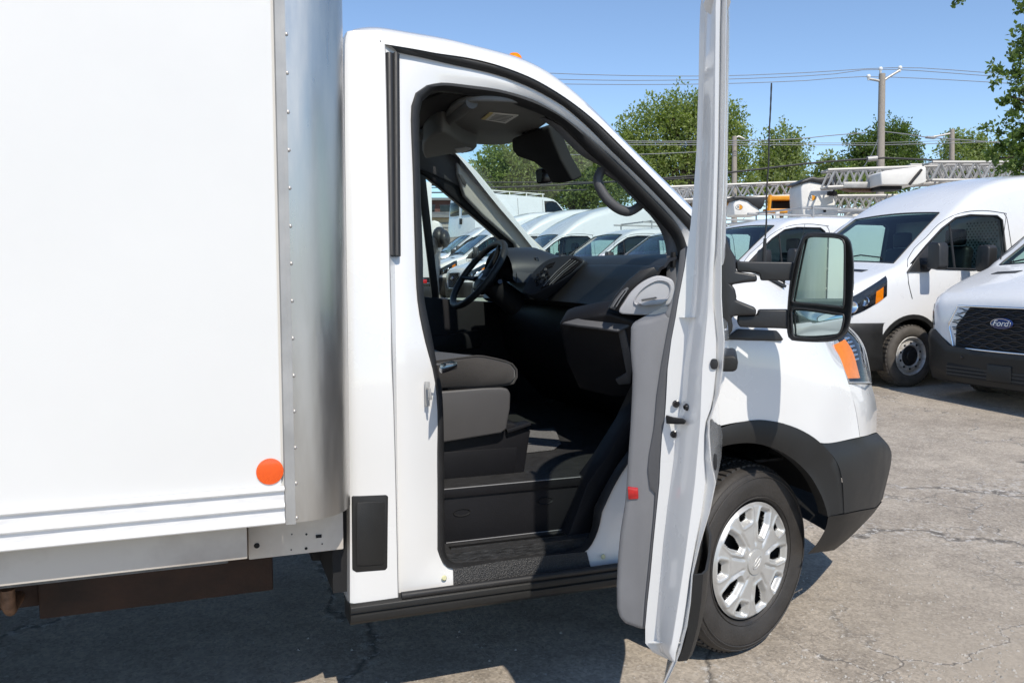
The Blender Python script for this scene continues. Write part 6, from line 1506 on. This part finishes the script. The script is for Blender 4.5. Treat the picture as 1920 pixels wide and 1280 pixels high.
# ---------------------------------------------------------------- poles and wires
def pole(label, px, Z, ytop, r_, lean=0, nm='utility_pole'):
    b_ = P2(px, Z); b_.z = hgt(b_.x, b_.y)-.1; t_ = PD(px+lean, ytop, Z)
    root = thing(nm, label, 'pole', b_, 'utility poles beyond the yard')
    m = MB(); m.tube([b_, b_.lerp(t_, .5), t_], [r_*1.3, r_*1.1, r_*.9], 12); m.build('shaft', M['pole_wood'], root, smooth=60)
    return root
def wire(par, pts, Z, r_, mt='wire_light', sag=0, n=26):
    m = MB(); m.tube(catmull([PD(p[0], p[1], p[2] if len(p) > 2 else Z) for p in pts], n), r_, 5); m.build('wire', M[mt], par, smooth=60)
def insul(par, px, py, Z):
    m = MB(); m.lathe([(0, .16), (.07, .15), (.10, .08), (.10, .03), (.06, 0), (.05, -.12)], PD(px, py+3, Z), (0, 0, 1), (1, 0, 0), 12); m.build('insulator', M['porcelain'], par, smooth=60)
Zp = 40.0
p1 = pole('tall wooden utility pole with three insulators against the sky', 1648, Zp, 139, .17, 6)
m = MB(); m.tube([PD(1653, 153, Zp), PD(1640, 150, Zp), PD(1628, 148, Zp)], .06, 8); m.build('crossarm', M['galv'], p1); m = MB(); m.tube([PD(1656, 152, Zp), PD(1664, 146, Zp), PD(1687, 132, Zp)], .06, 8); m.build('crossarm', M['galv'], p1); m = MB(); m.tube([PD(1650, 150, Zp), PD(1651, 131, Zp)], .05, 8); m.build('pin', M['galv'], p1)
for q_ in ((1628.5, 143), (1651, 129), (1687.5, 127)): insul(p1, q_[0], q_[1], Zp)
wire(p1, [(700, 118), (1040, 138), (1310, 143), (1500, 137), (1688, 127), (1845, 136), (2050, 150)], Zp, .017)
wire(p1, [(700, 132), (1050, 149), (1310, 150), (1540, 141), (1651, 130), (1845, 142), (2050, 158)], Zp, .017)
wire(p1, [(700, 150), (1065, 158), (1310, 158), (1500, 152), (1628, 144), (1850, 154), (2050, 168)], Zp, .017)
wire(p1, [(1000, 262), (1180, 265), (1310, 265), (1470, 262), (1560, 254), (1623, 249)], Zp, .022)
wire(p1, [(1000, 272), (1300, 272), (1560, 272), (1648, 272), (1800, 268), (1980, 262)], Zp, .018)
wire(p1, [(1000, 268), (1300, 268), (1560, 268.5), (1648, 268), (1800, 263)], Zp, .014)
wire(p1, [(1657, 247), (1700, 252), (1742, 258), (1800, 262), (1900, 270)], Zp, .024)
wire(p1, [(1000, 290), (1180, 290), (1310, 285)], Zp, .02)
wire(p1, [(740, 340), (900, 352), (1130, 342), (1300, 330), (1400, 320), (1520, 306), (1600, 300), (1648, 296), (1740, 300), (1800, 303), (1950, 306)], Zp-3, .045, 'wire')
wire(p1, [(740, 344), (830, 343), (900, 342), (1150, 341), (1320, 333)], Zp-3, .03, 'wire')
wire(p1, [(740, 362), (830, 361), (900, 361), (1100, 356)], Zp-3, .03, 'wire')
wire(p1, [(740, 352), (830, 352), (900, 352)], Zp-3, .02, 'wire')
m = MB(); m.tube([PD(1626, 298.5, Zp-3), PD(1644, 297, Zp-3)], .12, 12); m.build('splice_case', M['galv'], p1)
wire(p1, [(1646, 262), (1634, 290), (1620, 312)], Zp-.5, .016)
p2 = pole('short utility pole with a lamp arm beyond the pale trees', 1785, 52, 243, .16)
m = MB(); m.tube([PD(1784, 250, 52), PD(1765, 254, 52), PD(1742, 258, 52)], .06, 8); m.build('lamp_arm', M['galv'], p2)
m = MB(); m.box(PD(1745, 258, 52), (.7, .25, .14)); m.build('lamp_head', M['galv'], p2, bevel=.03)
p3 = pole('pale pole just right of the open door top', 1377, 40.5, 256, .13)
m = MB(); m.tube([PD(1377, 259, 40.5), PD(1385, 256, 40.5), PD(1396, 261, 40.5)], .05, 8); m.build('lamp_arm', M['galv'], p3)

# loose crumbs of asphalt on the ground
rs = random.Random(21); gvv = []; gff = []
for k in range(2600):
    if k % 3: 
        t_ = rs.random(); px_ = 1330+rs.random()*640; py_ = 820+(rs.random()**.8)*480
    else: px_ = 400+rs.random()*1500; py_ = 1180+rs.random()*150
    p = PZ(px_, py_, 0.0); p.z = hgt(p.x, p.y)
    if -0.2 < p.y < 2.0 and p.x < 2.75 and rs.random() < .8: continue
    r_ = .0025+.0065*rs.random()**3; i0 = len(gvv); a0 = rs.random()*6
    for (dx, dy, dz) in ((1, 0, 0), (.3, .9, 0), (-.8, .6, 0), (-.7, -.7, 0), (.4, -.9, 0), (.3, .2, .8), (-.35, -.1, .7)):
        c_, s_ = math.cos(a0), math.sin(a0); j_ = .75+.5*rs.random(); gvv.append((p.x+(dx*c_-dy*s_)*r_*j_, p.y+(dx*s_+dy*c_)*r_*j_, p.z+dz*r_*j_-.0005))
    gff += [tuple(i0+q for q in f) for f in ((0, 1, 5), (1, 2, 6), (1, 6, 5), (2, 3, 6), (3, 4, 6), (4, 5, 6), (4, 0, 5))]
me = bpy.data.meshes.new('gravel'); me.from_pydata(gvv, [], gff); me.materials.append(M['stone_a']); o = bpy.data.objects.new('gravel', me); col.objects.link(o)
tag(o, 'loose crumbs of gravel strewn over the asphalt', 'gravel', kind='stuff')
